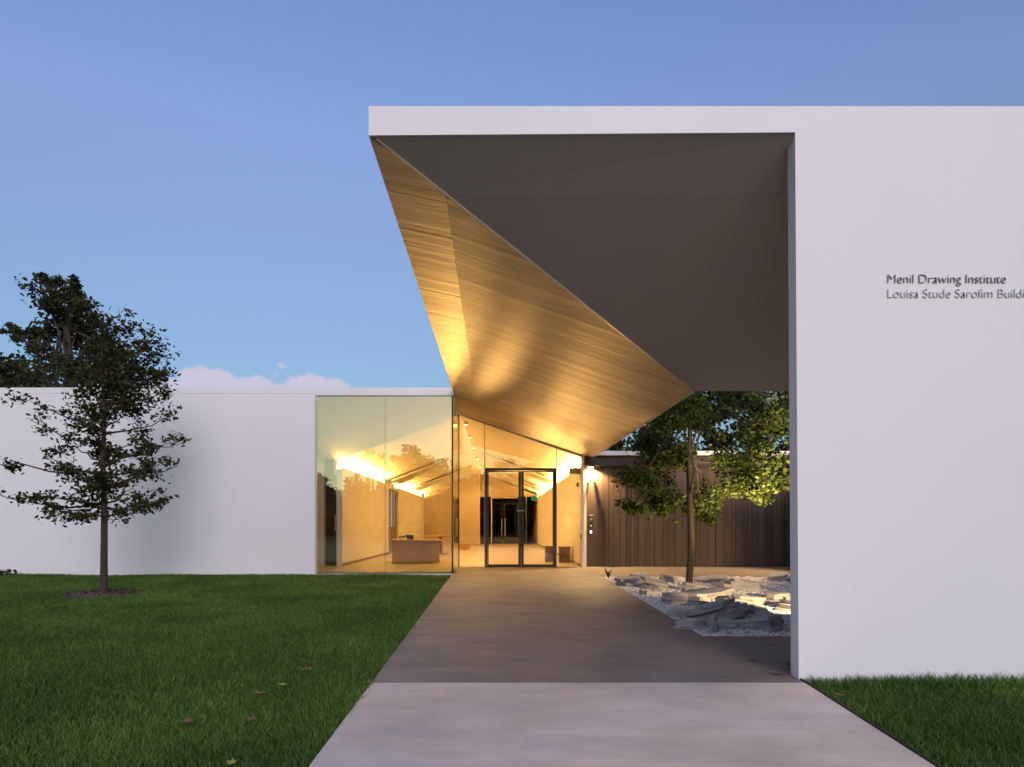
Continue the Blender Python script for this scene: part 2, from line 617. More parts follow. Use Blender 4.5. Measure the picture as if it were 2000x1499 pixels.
# grey front soffit in two sheets with a shallow fold between them
yf = 6.32
tf = (yf - P0.y) / (Q.y - P0.y)
F = P0.lerp(Q, tf)
for a in ([P0 + Vector((0.03, 0, 0)), F + Vector((0.012, -0.002, 0.004)), Vector((11.9, yf - 0.002, F.z + 0.004)), Vector((11.9, P0.y, P0.z + 0.025)), Vector((2.5, P0.y, P0.z + 0.025))],
          [F + Vector((0.012, 0.002, 0.0)), Q + Vector((0, 0, 0)), Vector((11.9, Q.y, Q.z)), Vector((11.9, yf + 0.002, F.z))]):
    MB().prism(a, (0, 0.03, 0.08)).build('soffit_panel', M_soffit, pav)
# roof skin above
rf = MB()
rf.prism([P0 + Vector((0.02, 0.0, 0.12)), Q + Vector((0, 0.02, 0.12)), Vector((11.9, Q.y + 0.02, Q.z + 0.12)), Vector((11.9, P0.y, P0.z + 0.15))], (0, 0, 0.05))
rf.prism([P0 + Vector((0.02, 0.0, 0.115)), Q + Vector((-0.02, 0, 0.115)), Rr + Vector((-0.02, 0, 0.115)), Rb + Vector((-0.02, 0, 0.115)), L2 + Vector((0.02, 0, 0.115)), Lc + Vector((0.02, 0, 0.115))], (0, 0, 0.05))
rf.build('roof', M_white, pav)
# backing above the planks, then the planks, cut to the slope's outline
bk = [p + Vector((0, 0, 0.080)) for p in (P0, Q, Rr, Rb, L2, Lc)]
MB().prism(bk, (0, 0, 0.03)).build('soffit_backing', M_back, pav)
outline = [(p.x, p.y) for p in (P0, Lc, L2, Rb, Rr, Q)]


def clip_y(poly, y, keep_above):
    out = []
    n = len(poly)
    for i in range(n):
        a, b = poly[i], poly[(i + 1) % n]
        ina = (a[1] >= y) == keep_above
        inb = (b[1] >= y) == keep_above
        if ina:
            out.append(a)
        if ina != inb:
            t = (y - a[1]) / (b[1] - a[1])
            out.append((a[0] + (b[0] - a[0]) * t, y))
    return out


def clip_x(poly, x, keep_above):
    return [(b, a) for a, b in clip_y([(q, p) for p, q in poly], x, keep_above)]


y = P0.y
while y < 16.92:
    w = 0.105
    pl = clip_y(clip_y(outline, y + 0.0012, True), min(y + w - 0.0012, 16.92), False)
    for left in (True, False):
        ps = clip_x(pl, -0.501 if left else -0.499, not left)
        if len(ps) < 3:
            continue
        tilt, lift = random.uniform(-0.035, 0.035), random.uniform(0, 0.0015)
        MB().prism([(a, b, zg(a, b) + lift + tilt * (b - y - w / 2)) for a, b in ps], (0, 0, 0.02)).build('soffit_plank', M_plank, pav)
    y += w
# slim metal edges along the fold and the courtyard eave
for a, b in ((P0 + Vector((0.05, 0.02, 0)), Q), (Q + Vector((0.0, 0.02, 0)), Rr)):
    t = (b - a).normalized()
    MB().tube([a + Vector((0.01, 0, -0.004)), b + Vector((0.01, 0, -0.004))], 0.011, 5).build('edge_trim', M_trim, pav)
MB().prism([Q + Vector((0.012, 0.03, 0.0)), Rr + Vector((0.012, 0, 0)), Rr + Vector((0.012, 0, 0.17)), Q + Vector((0.012, 0.03, 0.17))], (0.02, 0, 0)).build('eave_fascia', M_eave, pav)
MB().box(2.75, 11.9, 9.47, 9.49, Q.z + 0.01, Q.z + 0.17).build('eave_fascia', M_eave, pav)
# right-hand side of the courtyard roof and its end wall, behind the front wall
MB().prism([(7.6, 9.5, 2.9), (7.6, 16.8, 2.72), (10.5, 16.8, 3.7), (10.5, 9.5, 3.9)], (0, 0, 0.08)).build('soffit_panel', M_soffit, pav)
MB().box(10.0, 10.2, 5.92, 17.2, -0.4, 4.2).build('side_wall', M_white, pav)

# ------------------------------------------------------------------ glazed wing
D2, D3 = 14.98, 16.94
wing = thing('glazed_wing', 'low white wing with a warmly lit glass corner, ceiling and double door', 'building', (-4.0, D2, 0))
ZW = 4.053
MB().box(-30, -4.035, D2, D2 + 0.25, -0.4, ZW).build('outer_wall', M_white, wing)
MB().box(-30, -4.035, D2 - 0.006, D2 - 0.001, 3.925, ZW).build('coping', M_white, wing)
MB().box(-4.030, -0.975, D2 - 0.012, D2 + 0.22, 3.885, ZW).build('fascia', M_white, wing)
MB().box(-4.030, -0.975, D2 - 0.03, D2 + 0.10, -0.35, -0.035).build('plinth', M_white, wing)
MB().box(-4.034, -3.995, D2 - 0.005, D2 + 0.06, -0.034, 3.884).build('window_jamb', M_trim, wing)
MB().box(-3.99, -0.98, D2 + 0.0, D2 + 0.07, 3.862, 3.884).build('window_head', M_grey, wing)
XM = -2.494
for x0, x1 in ((-3.994, XM - 0.006), (XM + 0.006, -1.035)):
    MB().box(x0, x1, D2 + 0.02, D2 + 0.032, -0.034, 3.861).build('window_pane', M_glass, wing)
MB().box(XM - 0.0055, XM + 0.0055, D2 + 0.012, D2 + 0.04, -0.034, 3.861).build('glazing_bar', M_grey, wing)
MB().box(-1.033, -1.003, D2 + 0.01, D2 + 0.10, -0.034, 3.86).build('glazing_bar', M_dark, wing)
MB().box(-0.998, -0.986, D2 + 0.02, D3 - 0.03, -0.02, 3.84).build('window_pane', M_clear, wing)
MB().box(-1.005, -0.975, D3 - 0.028, D3 + 0.02, 0, 3.79).build('glazing_bar', M_dark, wing)
MB().box(-1.002, -0.980, D2 + 0.03, D3 - 0.03, -0.05, -0.021).build('window_sill', M_dark, wing)
# the entrance screen under the slope
ys_ = D3


def screen_pane(x0, x1, z0):
    MB().prism([(x0, ys_, z0), (x1, ys_, z0), (x1, ys_, zg(x1, ys_) - 0.012), (x0, ys_, zg(x0, ys_) - 0.012)], (0, 0.012, 0)).build('window_pane', M_clear, wing)


DX0, DX1, DH = -0.333, 1.423, 2.44
screen_pane(-0.974, DX0 - 0.022, 0.0)
screen_pane(DX0 + 0.004, DX1 - 0.004, DH + 0.012)
screen_pane(DX1 + 0.022, 2.035, 0.0)
for x in (DX0 - 0.012, DX1 + 0.012):
    MB().box(x - 0.0095, x + 0.0095, ys_ - 0.012, ys_ + 0.03, 0.0, zg(x, ys_) - 0.02).build('glazing_bar', M_grey, wing)
MB().box(DX0, DX1, ys_ - 0.01, ys_ + 0.02, DH, DH + 0.011).build('transom', M_trim, wing)
# door frame and two leaves
fr = MB()
fr.box(DX0, DX0 + 0.05, ys_ - 0.04, ys_ + 0.06, 0.0, DH - 0.001)
fr.box(DX1 - 0.05, DX1, ys_ - 0.04, ys_ + 0.06, 0.0, DH - 0.001)
fr.box(DX0 + 0.05, DX1 - 0.05, ys_ - 0.04, ys_ + 0.06, DH - 0.05, DH - 0.001)
fr.build('door_frame', M_dark, wing)
mid = (DX0 + DX1) / 2 + 0.01
for x0, x1, hx in ((DX0 + 0.054, mid - 0.003, mid - 0.05), (mid + 0.003, DX1 - 0.054, mid + 0.05)):
    dm = MB()
    inner = 0.058
    left_st = 0.03 if hx < mid else 0.062
    right_st = 0.062 if hx < mid else 0.03
    dm.box(x0, x0 + left_st, ys_ - 0.02, ys_ + 0.03, 0.012, DH - 0.055)
    dm.box(x1 - right_st, x1, ys_ - 0.02, ys_ + 0.03, 0.012, DH - 0.055)
    dm.box(x0 + left_st, x1 - right_st, ys_ - 0.02, ys_ + 0.03, DH - 0.09, DH - 0.055)
    dm.box(x0 + left_st, x1 - right_st, ys_ - 0.02, ys_ + 0.03, 0.012, 0.06)
    dr = dm.build('door', M_dark, wing)
    MB().box(x0 + left_st, x1 - right_st, ys_, ys_ + 0.01, 0.06, DH - 0.09).build('pane', M_clear, dr)
    hm = MB()
    hm.box(hx - 0.014, hx + 0.014, ys_ - 0.085, ys_ - 0.060, 0.42, 1.38)
    hm.box(hx - 0.010, hx + 0.010, ys_ - 0.060, ys_ - 0.018, 0.46, 0.485)
    hm.box(hx - 0.010, hx + 0.010, ys_ - 0.060, ys_ - 0.018, 1.315, 1.34)
    hd = hm.build('handle', M_black, dr)
    MB().box(hx - 0.055, hx + 0.055, ys_ - 0.0225, ys_ - 0.0205, 1.385, 1.40).build('push_plate', M_steel, dr)
MB().box(DX0, DX1, ys_ - 0.06, ys_ + 0.08, -0.02, 0.011).build('threshold', M_dark, wing)

# inside
XL, XR, ZS, XRG, ZR = -3.93, 2.04, 2.50, -0.95, 3.76
YF = 36.0
MB().box(-9, -1.035, D2 + 0.07, D3, -0.12, -0.002).build('floor', M_infloor, wing)
MB().box(-9, XR + 0.1, D3 + 0.001, 47, -0.12, 0.0).build('floor', M_infloor, wing)
# ceiling slopes: left slope from the front glass, right slope from the doors
ZE = 2.68
for a in ([(XRG, 17.15, ZR), (XL - 0.12, 17.15, ZE), (XL - 0.12, YF, ZE), (XRG, YF, ZR)],
          [(XRG + 0.002, D3 + 0.02, ZR), (XR + 0.12, D3 + 0.02, ZE), (XR + 0.12, YF, ZE), (XRG + 0.002, YF, ZR)]):
    MB().prism(a, (0, 0, 0.08)).build('ceiling', M_inwall, wing)
# curved ceiling piece between the front glass and the left slope
bh, nb = MB(), 18
vv = []
for i in range(nb + 1):
    u = i / nb
    xa = -6.55 + (XRG + 6.55) * u
    zb = max(ZE + (ZR - ZE) * (xa - XL + 0.12) / (XRG - XL + 0.12), ZE)
    for k in range(5):
        w_ = k / 4
        vv.append((xa, D2 + 0.09 + (17.15 - D2 - 0.09) * w_, 3.861 + (zb - 3.861) * w_ ** 1.3))
bh.add(vv, [(i * 5 + k, i * 5 + k + 1, (i + 1) * 5 + k + 1, (i + 1) * 5 + k) for i in range(nb) for k in range(4)])
bh.build('ceiling', M_inwall, wing, smooth=True)
# beams that break each slope into bays
for yb in (24.4, 30.2):
    MB().prism([(XRG - 0.25, yb, ZR - 0.10), (XL + 0.1, yb, ZS + 0.14), (XL + 0.1, yb + 2.2, ZS + 0.14), (XRG - 0.25, yb + 0.1, ZR - 0.10)], (0, 0, -0.035)).build('ceiling_fold', M_inwall, wing)
    MB().prism([(XRG + 0.25, yb, ZR - 0.10), (XR - 0.1, yb, ZS + 0.14), (XR - 0.1, yb + 2.2, ZS + 0.14), (XRG + 0.25, yb + 0.1, ZR - 0.10)], (0, 0, -0.035)).build('ceiling_fold', M_inwall, wing)
# left wall in two lengths with an opening between, right wall in one; their tops carry the coves
ZS = 2.46
for y0, y1 in ((17.15, 24.4), (26.7, YF)):
    MB().box(XL - 0.14, XL, y0, y1, 0.0, ZS).build('inner_wall', M_inwall, wing)
    MB().box(XL, XL + 0.012, y0 + 0.01, y1 - 0.01, 0.002, 0.07).build('skirting', M_walnut, wing)
    MB().box(XL - 0.12, XL - 0.05, y0 + 0.04, y1 - 0.06, ZS + 0.002, ZS + 0.022).build('cove_light', M_cove, wing)
    MB().box(XL - 0.022, XL - 0.004, y0 + 0.01, y1 - 0.01, ZS + 0.001, ZS + 0.035).build('cove_lip', M_inwall, wing)
MB().box(XL - 0.22, XL - 0.142, 17.15, YF, 2.30, 2.85).build('upper_wall', M_inwall, wing)
MB().box(XL - 0.14, XL, 24.402, 26.698, 2.36, ZS).build('lintel', M_inwall, wing)
MB().box(XR, XR + 0.14, D3 + 0.02, YF, 0.0, ZS).build('inner_wall', M_inwall, wing)
MB().box(XR - 0.012, XR, D3 + 0.05, YF - 0.01, 0.002, 0.07).build('skirting', M_walnut, wing)
MB().box(XR, XR + 0.06, D3 - 0.16, D3 + 0.016, 0.0, 2.72).build('wall_end', M_inwall, wing)
MB().box(XR + 0.142, XR + 0.22, D3 + 0.02, YF, 2.30, 2.85).build('upper_wall', M_inwall, wing)
MB().box(XR + 0.05, XR + 0.12, D3 + 0.12, YF - 0.06, ZS + 0.002, ZS + 0.022).build('cove_light', M_cove, wing)
MB().box(XR + 0.004, XR + 0.022, D3 + 0.04, YF - 0.01, ZS + 0.001, ZS + 0.035).build('cove_lip', M_inwall, wing)
ZS = 2.5
# row of recessed downlights added along the ridge to brighten the lobby
for xl_, zl_, yl in ((-0.85, ZR, 17.7), (-0.85, ZR, 20.3), (-0.85, ZR, 23.2), (-0.85, ZR, 27.0), (-0.85, ZR, 31.0), (-0.85, ZR, 34.4)):
    cn_ = MB().tube([(xl_, yl, zl_ - 0.02), (xl_, yl, zl_ - 0.13)], [0.06, 0.06], 14, cap=False).build('downlight', M_inwall, wing)
    MB().lathe(xl_, yl, [(0.04, zl_ - 0.075), (0.04, zl_ - 0.065)], 14).build('lamp_lens', M_lampglow, cn_)
    ld = bpy.data.lights.new('downlight_bulb', 'SPOT')
    ld.energy = 150
    ld.color = (1.0, 0.54, 0.14)
    ld.spot_size = R(165)
    ld.spot_blend = 0.6
    ld.shadow_soft_size = 0.05
    lo = bpy.data.objects.new('downlight_bulb', ld)
    COL.objects.link(lo)
    lo.parent = cn_
    lo.location = Vector((xl_, yl, zl_ - 0.16)) - wloc(cn_)
# side room seen through the left edge of the glass
MB().box(-6.5, -4.40, 17.2, 17.32, 0, 2.9).build('inner_wall', M_inwall, wing)
sd_ = MB()
sd_.box(-4.40, -4.36, 17.2, 17.28, 0, 2.9)
sd_.box(-4.10, -4.055, 17.2, 17.28, 0, 2.9)
sd_.box(-4.36, -4.10, 17.2, 17.28, 2.05, 2.10)
sdr = sd_.build('side_door', M_grey, wing)
MB().box(-4.36, -4.10, 17.23, 17.24, 0.02, 2.04).build('pane', M_darkglass, sdr)
MB().box(-4.12, -4.105, 17.14, 17.19, 0.9, 1.3).build('handle', M_steel, sdr)
MB().box(-6.6, -6.5, D2 + 0.26, 17.3, 0, 2.9).build('inner_wall', M_inwall, wing)
# recess with glazed doors between the two left wall lengths
MB().box(-6.0, -5.9, 24.4, 26.7, 0, 2.5).build('inner_wall', M_panel, wing)
rd = MB()
for yy in (24.45, 25.15, 25.9, 26.6):
    rd.box(XL - 0.10, XL - 0.04, yy - 0.05, yy + 0.05, 0, 2.45)
rd.build('side_door', M_panel, wing)
# far gable wall, in panels, with a framed opening to the dark doors behind
xs_p = [XL, -3.2, -2.45, -1.72, -1.03]
for a, b in zip(xs_p, xs_p[1:]):
    f = lambda x: min(3.9, ZS + 0.3 + (ZR - ZS) * (x - XL) / (XRG - XL))
    MB().prism([(a + 0.004, YF, 0), (b - 0.004, YF, 0), (b - 0.004, YF, f(b)), (a + 0.004, YF, f(a))], (0, 0.06, 0)).build('wall_panel', M_panel, wing)
fr_ = lambda x: ZR + 0.1 - (ZR - ZS) * (x - XRG) / (XR - XRG)
MB().prism([(-1.02, YF + 0.3, 2.53), (XR, YF + 0.3, 2.53), (XR, YF + 0.3, fr_(XR)), (XRG, YF + 0.3, ZR + 0.1), (-1.02, YF + 0.3, ZR + 0.1)], (0, 0.06, 0)).build('wall_panel', M_panel, wing)
MB().box(-1.03, -1.0, YF + 0.06, YF + 0.3, 0, ZR).build('wall_panel', M_inwall, wing)
ff = MB()
ff.box(-0.40, -0.36, YF + 0.28, YF + 0.36, 0, 2.50)
ff.box(1.10, 1.14, YF + 0.28, YF + 0.36, 0, 2.50)
ff.box(-0.36, 1.10, YF + 0.28, YF + 0.36, 2.46, 2.50)
ff.build('portal_frame', M_inwall, wing)
MB().box(-0.98, -0.41, YF + 0.32, YF + 0.34, 0, 2.52).build('window_pane', M_darkglass, wing)
MB().box(1.42, 1.50, YF + 0.28, YF + 0.36, 0, 2.52).build('glazing_bar', M_dark, wing)
fd = MB()
for a, b in ((-0.34, 0.22), (0.30, 1.09)):
    fd.box(a, a + 0.06, 38.4, 38.46, 0.0, 2.3)
    fd.box(b - 0.06, b, 38.4, 38.46, 0.0, 2.3)
    fd.box(a + 0.06, b - 0.06, 38.4, 38.46, 2.2, 2.3)
    fd.box(a + 0.06, b - 0.06, 38.4, 38.46, 0.0, 0.1)
far_door = fd.build('far_door', M_dark, wing)
MB().box(-0.28, 1.03, 38.42, 38.43, 0.1, 2.2).build('pane', M_darkglass, far_door)
for hx in (0.17, 0.36):
    MB().box(hx - 0.02, hx + 0.02, 38.3, 38.34, 0.4, 1.4).build('handle', M_steel, far_door)
MB().box(-1.0, XR, 46.0, 46.1, 0, 3).build('end_wall', M_panel, wing)
MB().box(XR, XR + 0.06, YF + 0.01, 46, 0, 3).build('inner_wall', M_panel, wing)
MB().box(-1.10, -1.04, YF + 0.4, 46, 0, 3).build('inner_wall', M_panel, wing)
MB().box(-1.1, XR + 0.05, YF + 0.38, 46, 3.0, 3.1).build('ceiling', M_panel, wing)
# roof over it all
MB().box(-30, XRG - 0.05, D2 + 0.26, 48, 3.92, 4.03).build('roof', M_white, wing)
MB().prism([(XRG - 0.04, D3 + 0.03, 3.93), (XR + 0.3, D3 + 0.03, 2.86), (XR + 0.3, 48, 2.86), (XRG - 0.04, 48, 3.93)], (0, 0, 0.06)).build('roof', M_white, wing)
MB().box(-30, -29.8, D2 + 0.26, 48, -0.3, 3.9).build('outer_wall', M_white, wing)

# ------------------------------------------------------------------ timber wall
TY = 16.98
tw = thing('timber_wall', 'weathered vertical timber wall behind the courtyard, lit by a downlight at its left end', 'wall', (2.11, TY, 0))
x = 2.115
first = True
while x < 9.9:
    w = 0.485 if first else random.choice((0.09, 0.12, 0.14, 0.17, 0.2))
    dy = random.uniform(0, 0.022)
    MB().box(x, x + w - 0.008, TY - dy, TY + 0.03, 0.02, 2.735).build('board', M_board, tw)
    x += w
    first = False
MB().box(2.27, 9.9, TY + 0.032, TY + 0.2, 0, 2.73).build('backing', M_back, tw)
MB().box(2.105, 9.9, TY - 0.32, TY + 0.3, 2.745, 2.845).build('roof_cap', M_white, tw)
MB().box(2.105, 9.9, TY - 0.20, TY - 0.03, 2.50, 2.742).build('eave_board', M_eave, tw)
dl = MB()
dl.lathe(2.30, TY - 0.10, [(0.055, 2.465), (0.06, 2.47), (0.06, 2.499)], 16)
dlo = dl.build('downlight', M_dark, tw)
MB().lathe(2.30, TY - 0.10, [(0.045, 2.455), (0.045, 2.464)], 16).build('lamp_lens', M_lampglow, dlo)

# ------------------------------------------------------------------ wall lettering
def lettering(name, text, x, z, capH, m, label, cat):
    root = thing(name, label, cat, (x, D1, z))
    size = capH / 0.70

    def curve_mesh(s):
        cu = bpy.data.curves.new('tmp', 'FONT')
        cu.body = s
        cu.size = size
        cu.extrude = 0.006
        cu.offset = -0.0026
        cu.space_character = 0.97
        ob = bpy.data.objects.new('tmp', cu)
        COL.objects.link(ob)
        dg = bpy.context.evaluated_depsgraph_get()
        dg.update()
        me = bpy.data.meshes.new_from_object(ob.evaluated_get(dg))
        bpy.data.objects.remove(ob)
        bpy.data.curves.remove(cu)
        return me

    def xmax(me):
        return max(v.co.x for v in me.vertices)
    bar = xmax(curve_mesh('|'))
    for i, ch in enumerate(text):
        if ch == ' ':
            continue
        off = xmax(curve_mesh(text[:i] + '|')) - bar if i else 0.0
        me = curve_mesh(ch)
        me.name = 'letter'
        for v in me.vertices:
            v.co = (v.co.x + off, -0.008 - v.co.z, v.co.y)
        me.materials.clear()
        me.materials.append(m)
        o = bpy.data.objects.new('letter', me)
        COL.objects.link(o)
        o.parent = root
    return root


lettering('wall_lettering', 'Menil Drawing Institute', 3.262, 3.075, 0.077, M_letter, 'upper line of dark raised lettering on the white front wall', 'sign')
lettering('wall_lettering', 'Louisa Stude Sarofim Building', 3.262, 2.952, 0.077, M_letter2, 'lower line of pale raised lettering on the white front wall', 'sign')

# ------------------------------------------------------------------ furniture and small fittings
desk = thing('reception_desk', 'low oak reception desk with rounded end behind the left glass', 'desk', (-2.2, 18.5, 0))


def stadium(x0, x1, y0, y1, n=10):
    r = (y1 - y0) / 2
    pts = [(x0, y0), (x1 - r, y0)]
    pts += [(x1 - r + r * math.sin(math.pi * k / n), y0 + r - r * math.cos(math.pi * k / n)) for k in range(1, n)]
    return pts + [(x1 - r, y1), (x0, y1)]


MB().prism([(a, b, 0.0) for a, b in stadium(-2.86, -1.66, 18.3, 19.5)], (0, 0, 0.60)).build('carcass', M_oak, desk)
MB().prism([(a, b, 0.602) for a, b in stadium(-2.92, -1.56, 18.24, 19.6)], (0, 0, 0.035)).build('desk_top', M_oak, desk)
st = stadium(-2.86, -1.655, 18.295, 19.505, 22)
for k in range(1, 22):
    a, b = st[1 + k]
    MB().box(a - 0.022, a + 0.022, b - 0.022, b + 0.022, 0.02, 0.60).build('slat', M_oak, desk)
for k in range(7):
    MB().box(-2.84 + k * 0.085, -2.765 + k * 0.085, 18.275, 18.298, 0.02, 0.598).build('slat', M_oak, desk)
for px, lb, tilt in ((-2.66, 'small dark tilted display at the left of the reception desk top', 0.10), (-2.42, 'small dark tilted display near the middle of the reception desk top', -0.07)):
    dsp = thing('desk_display', lb, 'display', (px, 18.7, 0.637), 'displays on the reception desk')
    MB().box(px - 0.05, px + 0.05, 18.66, 18.74, 0.6375, 0.648).build('base', M_black, dsp)
    MB().prism([(px - 0.10, 18.68, 0.66), (px + 0.10, 18.68, 0.66 + tilt * 0.3), (px + 0.10 + tilt * 0.3, 18.72, 0.755), (px - 0.10 + tilt * 0.3, 18.72, 0.755 - tilt * 0.3)], (0, 0.015, 0)).build('screen', M_black, dsp)
    MB().box(px - 0.012, px + 0.012, 18.70, 18.72, 0.648, 0.665).build('stem', M_black, dsp)
tb = thing('side_table', 'oak table on a slim pedestal behind the reception desk', 'table', (-2.1, 24.5, 0))
MB().box(-2.62, -1.62, 24.1, 25.0, 0.60, 0.66).build('table_top', M_oak, tb)
MB().tube([(-2.08, 24.5, 0.02), (-2.08, 24.5, 0.60)], 0.07, 10).build('pedestal', M_walnut, tb)
MB().lathe(-2.08, 24.5, [(0.26, 0.001), (0.26, 0.02), (0.08, 0.04)], 16).build('foot', M_walnut, tb)
bn = thing('lobby_bench', 'small oak bench seat against the far panelled wall left of the doors', 'bench', (-1.6, 28.5, 0))
MB().box(-2.0, -1.15, 28.2, 28.8, 0.19, 0.25).build('seat', M_oak, bn)
MB().prism([(-1.98, 28.22, 0.0), (-1.25, 28.22, 0.0), (-1.17, 28.22, 0.188), (-1.98, 28.22, 0.188)], (0, 0.56, 0)).build('base', M_oak, bn)
for k, (xa, ya, lb) in enumerate(((1.30, 19.2, 'left dark wooden block stool just inside the entrance doors'), (1.66, 18.75, 'right slatted wooden block stool by the wall inside the doors'))):
    s = thing('block_stool', lb, 'stool', (xa + 0.15, ya + 0.2, 0), 'wooden block stools inside the doors')
    MB().box(xa, xa + 0.32, ya, ya + 0.40, 0.40, 0.44).build('seat', M_walnut, s)
    MB().box(xa + 0.02, xa + 0.30, ya + 0.02, ya + 0.38, 0.0, 0.398).build('body', M_walnut, s)
    for q in range(4):
        MB().box(xa + 0.01 + q * 0.076, xa + 0.075 + q * 0.076, ya + 0.002, ya + 0.018, 0.005, 0.397).build('slat', M_walnut, s)
ex = thing('exit_sign', 'small glowing green exit sign hanging in the lobby', 'exit sign', (1.52, 29.5, 2.36))
MB().box(1.44, 1.66, 29.5, 29.54, 2.10, 2.28).build('face', M_exit, ex)
MB().box(1.42, 1.68, 29.545, 29.58, 2.08, 2.34).build('housing', M_grey, ex)
MB().tube([(1.53, 29.56, 2.34), (1.53, 29.56, 2.72)], 0.01, 6).build('hanger', M_grey, ex)
mb = thing('door_operator', 'grey box fixed high on the wall right of the entrance doors', 'control box', (1.88, D3 + 0.1, 2.40))
MB().box(1.76, 2.03, D3 + 0.08, D3 + 0.22, 2.31, 2.46).build('housing', M_grey, mb, bevel=0.008)
MB().box(1.78, 2.01, D3 + 0.074, D3 + 0.079, 2.33, 2.44).build('cover', M_panel, mb)
cr = thing('card_reader', 'small dark card reader on the pale wall end beside the doors', 'card reader', (2.0, D3 - 0.08, 0.75))
MB().box(2.022, 2.039, D3 - 0.12, D3 - 0.05, 0.70, 0.82).build('housing', M_black, cr, bevel=0.004)
MB().box(2.018, 2.0215, D3 - 0.105, D3 - 0.065, 0.73, 0.79).build('keypad', M_grey, cr)
sn = thing('wall_sensor', 'small dark sensor high on the pale wall beside the doors', 'sensor', (2.0, D3 + 0.6, 2.0))
MB().box(2.0, 2.039, D3 + 0.5, D3 + 0.62, 2.02, 2.12).build('housing', M_black, sn, bevel=0.006)
MB().tube([(1.995, D3 + 0.56, 2.05), (2.0, D3 + 0.56, 2.05)], 0.02, 8).build('lens', M_grey, sn)
ic = thing('intercom_panel', 'dark intercom with a small lit screen on the timber wall', 'intercom', (2.29, TY - 0.03, 0.98))
MB().box(2.23, 2.345, TY - 0.055, TY - 0.024, 0.80, 1.28).build('housing', M_black, ic, bevel=0.005)
MB().box(2.262, 2.312, TY - 0.058, TY - 0.0555, 0.83, 0.90).build('screen', M_screen, ic)
MB().tube([(2.288, TY - 0.062, 1.18), (2.288, TY - 0.0555, 1.18)], 0.03, 12).build('speaker', M_grey, ic)
MB().tube([(2.288, TY - 0.062, 1.02), (2.288, TY - 0.0555, 1.02)], 0.018, 12).build('button', M_steel, ic)
for xa, lb in ((2.225, 'left of two tiny dark cameras on the timber wall under the downlight'), (2.385, 'right of two tiny dark cameras on the timber wall under the downlight')):
    c = thing('security_camera', lb, 'camera', (xa, TY - 0.03, 2.07), 'cameras on the timber wall')
    MB().box(xa - 0.03, xa + 0.03, TY - 0.04, TY - 0.024, 2.05, 2.12).build('bracket', M_black, c)
    MB().tube([(xa, TY - 0.042, 2.085), (xa - 0.02, TY - 0.12, 2.07)], 0.025, 8).build('lens', M_black, c)

# ------------------------------------------------------------------ trees
def leaves(name, centers, size, m, parent, droop=0.2, aspect=0.36, up=0.6):
    c = np.asarray(centers, dtype=np.float64)
    n = len(c)
    a = rng.normal(size=(n, 3))
    a[:, 2] = a[:, 2] * 0.6 - droop
    a /= np.linalg.norm(a, axis=1)[:, None]
    nn = rng.normal(size=(n, 3))
    nn[:, 2] += up
    b = np.cross(a, nn)
    b /= np.linalg.norm(b, axis=1)[:, None] + 1e-9
    k = np.cross(b, a)
    L = size * rng.uniform(0.6, 1.3, n)[:, None]
    w = L * aspect
    base = c - a * L * 0.5
    v = np.stack([base, base + a * L * 0.5 + b * w + k * L * 0.08, base + a * L, base + a * L * 0.45 - b * w + k * L * 0.08], axis=1).reshape(-1, 3)
    q = np.arange(4 * n).reshape(n, 4)
    return np_mesh(name, v, q, m, parent, quad=True)


def blob(center, r, n, flat=0.7):
    p = rng.normal(size=(n, 3)) * 0.45
    p[:, 2] *= flat
    return np.array(center) + p * r


def limb_path(a, b, sag=0.1, k=5, wob=0.06):
    a, b = Vector(a), Vector(b)
    L = (b - a).length
    out = []
    for i in range(k + 1):
        t = i / k
        p = a.lerp(b, t)
        p.z += -sag * L * math.sin(math.pi * t)
        if 0 < i < k:
            p += Vector((random.uniform(-1, 1), random.uniform(-1, 1), random.uniform(-1, 1))) * wob * L
        out.append(p)
    return out


# young oak on the lawn
TYo = 11.6
base = at(203, 1163, TYo)
base.z = gz(TYo) - 0.03
oak = thing('young_oak_tree', 'young oak with tiered branches standing in a mulch ring on the lawn', 'tree', base)
trunk_pts = [base, at(203, 1110, TYo), at(204, 1005, TYo), at(201, 900, TYo), at(204, 800, TYo), at(198, 720, TYo), at(203, 615, TYo)]
tm = MB()
tm.tube([base + Vector((0, 0, -0.05)), base + Vector((0, 0, 0.05))] + trunk_pts[1:], [0.092, 0.066, 0.058, 0.052, 0.042, 0.031, 0.02, 0.008], 10)
tm.build('trunk', M_bark, oak, smooth=True)
lm, lv, tw_pts = MB(), [], []
tips = [(18, 900, 930), (22, 972, 985), (60, 822, 870), (85, 790, 840), (100, 1002, 990), (150, 1010, 1000), (160, 925, 950), (60, 905, 945),
        (110, 895, 945), (120, 965, 985), (140, 835, 880), (358, 913, 950), (345, 982, 990), (310, 868, 910), (318, 850, 900), (300, 960, 985),
        (270, 985, 995), (305, 920, 960), (300, 800, 850), (290, 900, 930), (240, 1000, 1005), (265, 850, 890), (300, 760, 830), (250, 780, 840),
        (150, 775, 840), (130, 800, 850), (90, 860, 900), (200, 960, 985), (240, 930, 960), (190, 870, 910), (215, 820, 880),
        (300, 690, 780), (285, 655, 760), (265, 680, 760), (290, 730, 800), (250, 640, 740), (270, 640, 750), (232, 660, 720), (205, 605, 660),
        (190, 640, 700), (215, 625, 680), (175, 700, 760), (160, 730, 790), (230, 700, 770), (200, 690, 750), (250, 735, 800), (175, 665, 720), (265, 715, 780), (215, 740, 790),
        (150, 690, 760), (165, 760, 800), (275, 755, 810), (235, 770, 820),
        (295, 665, 740), (300, 712, 780), (282, 700, 770), (262, 690, 760), (296, 745, 800), (278, 672, 750)]
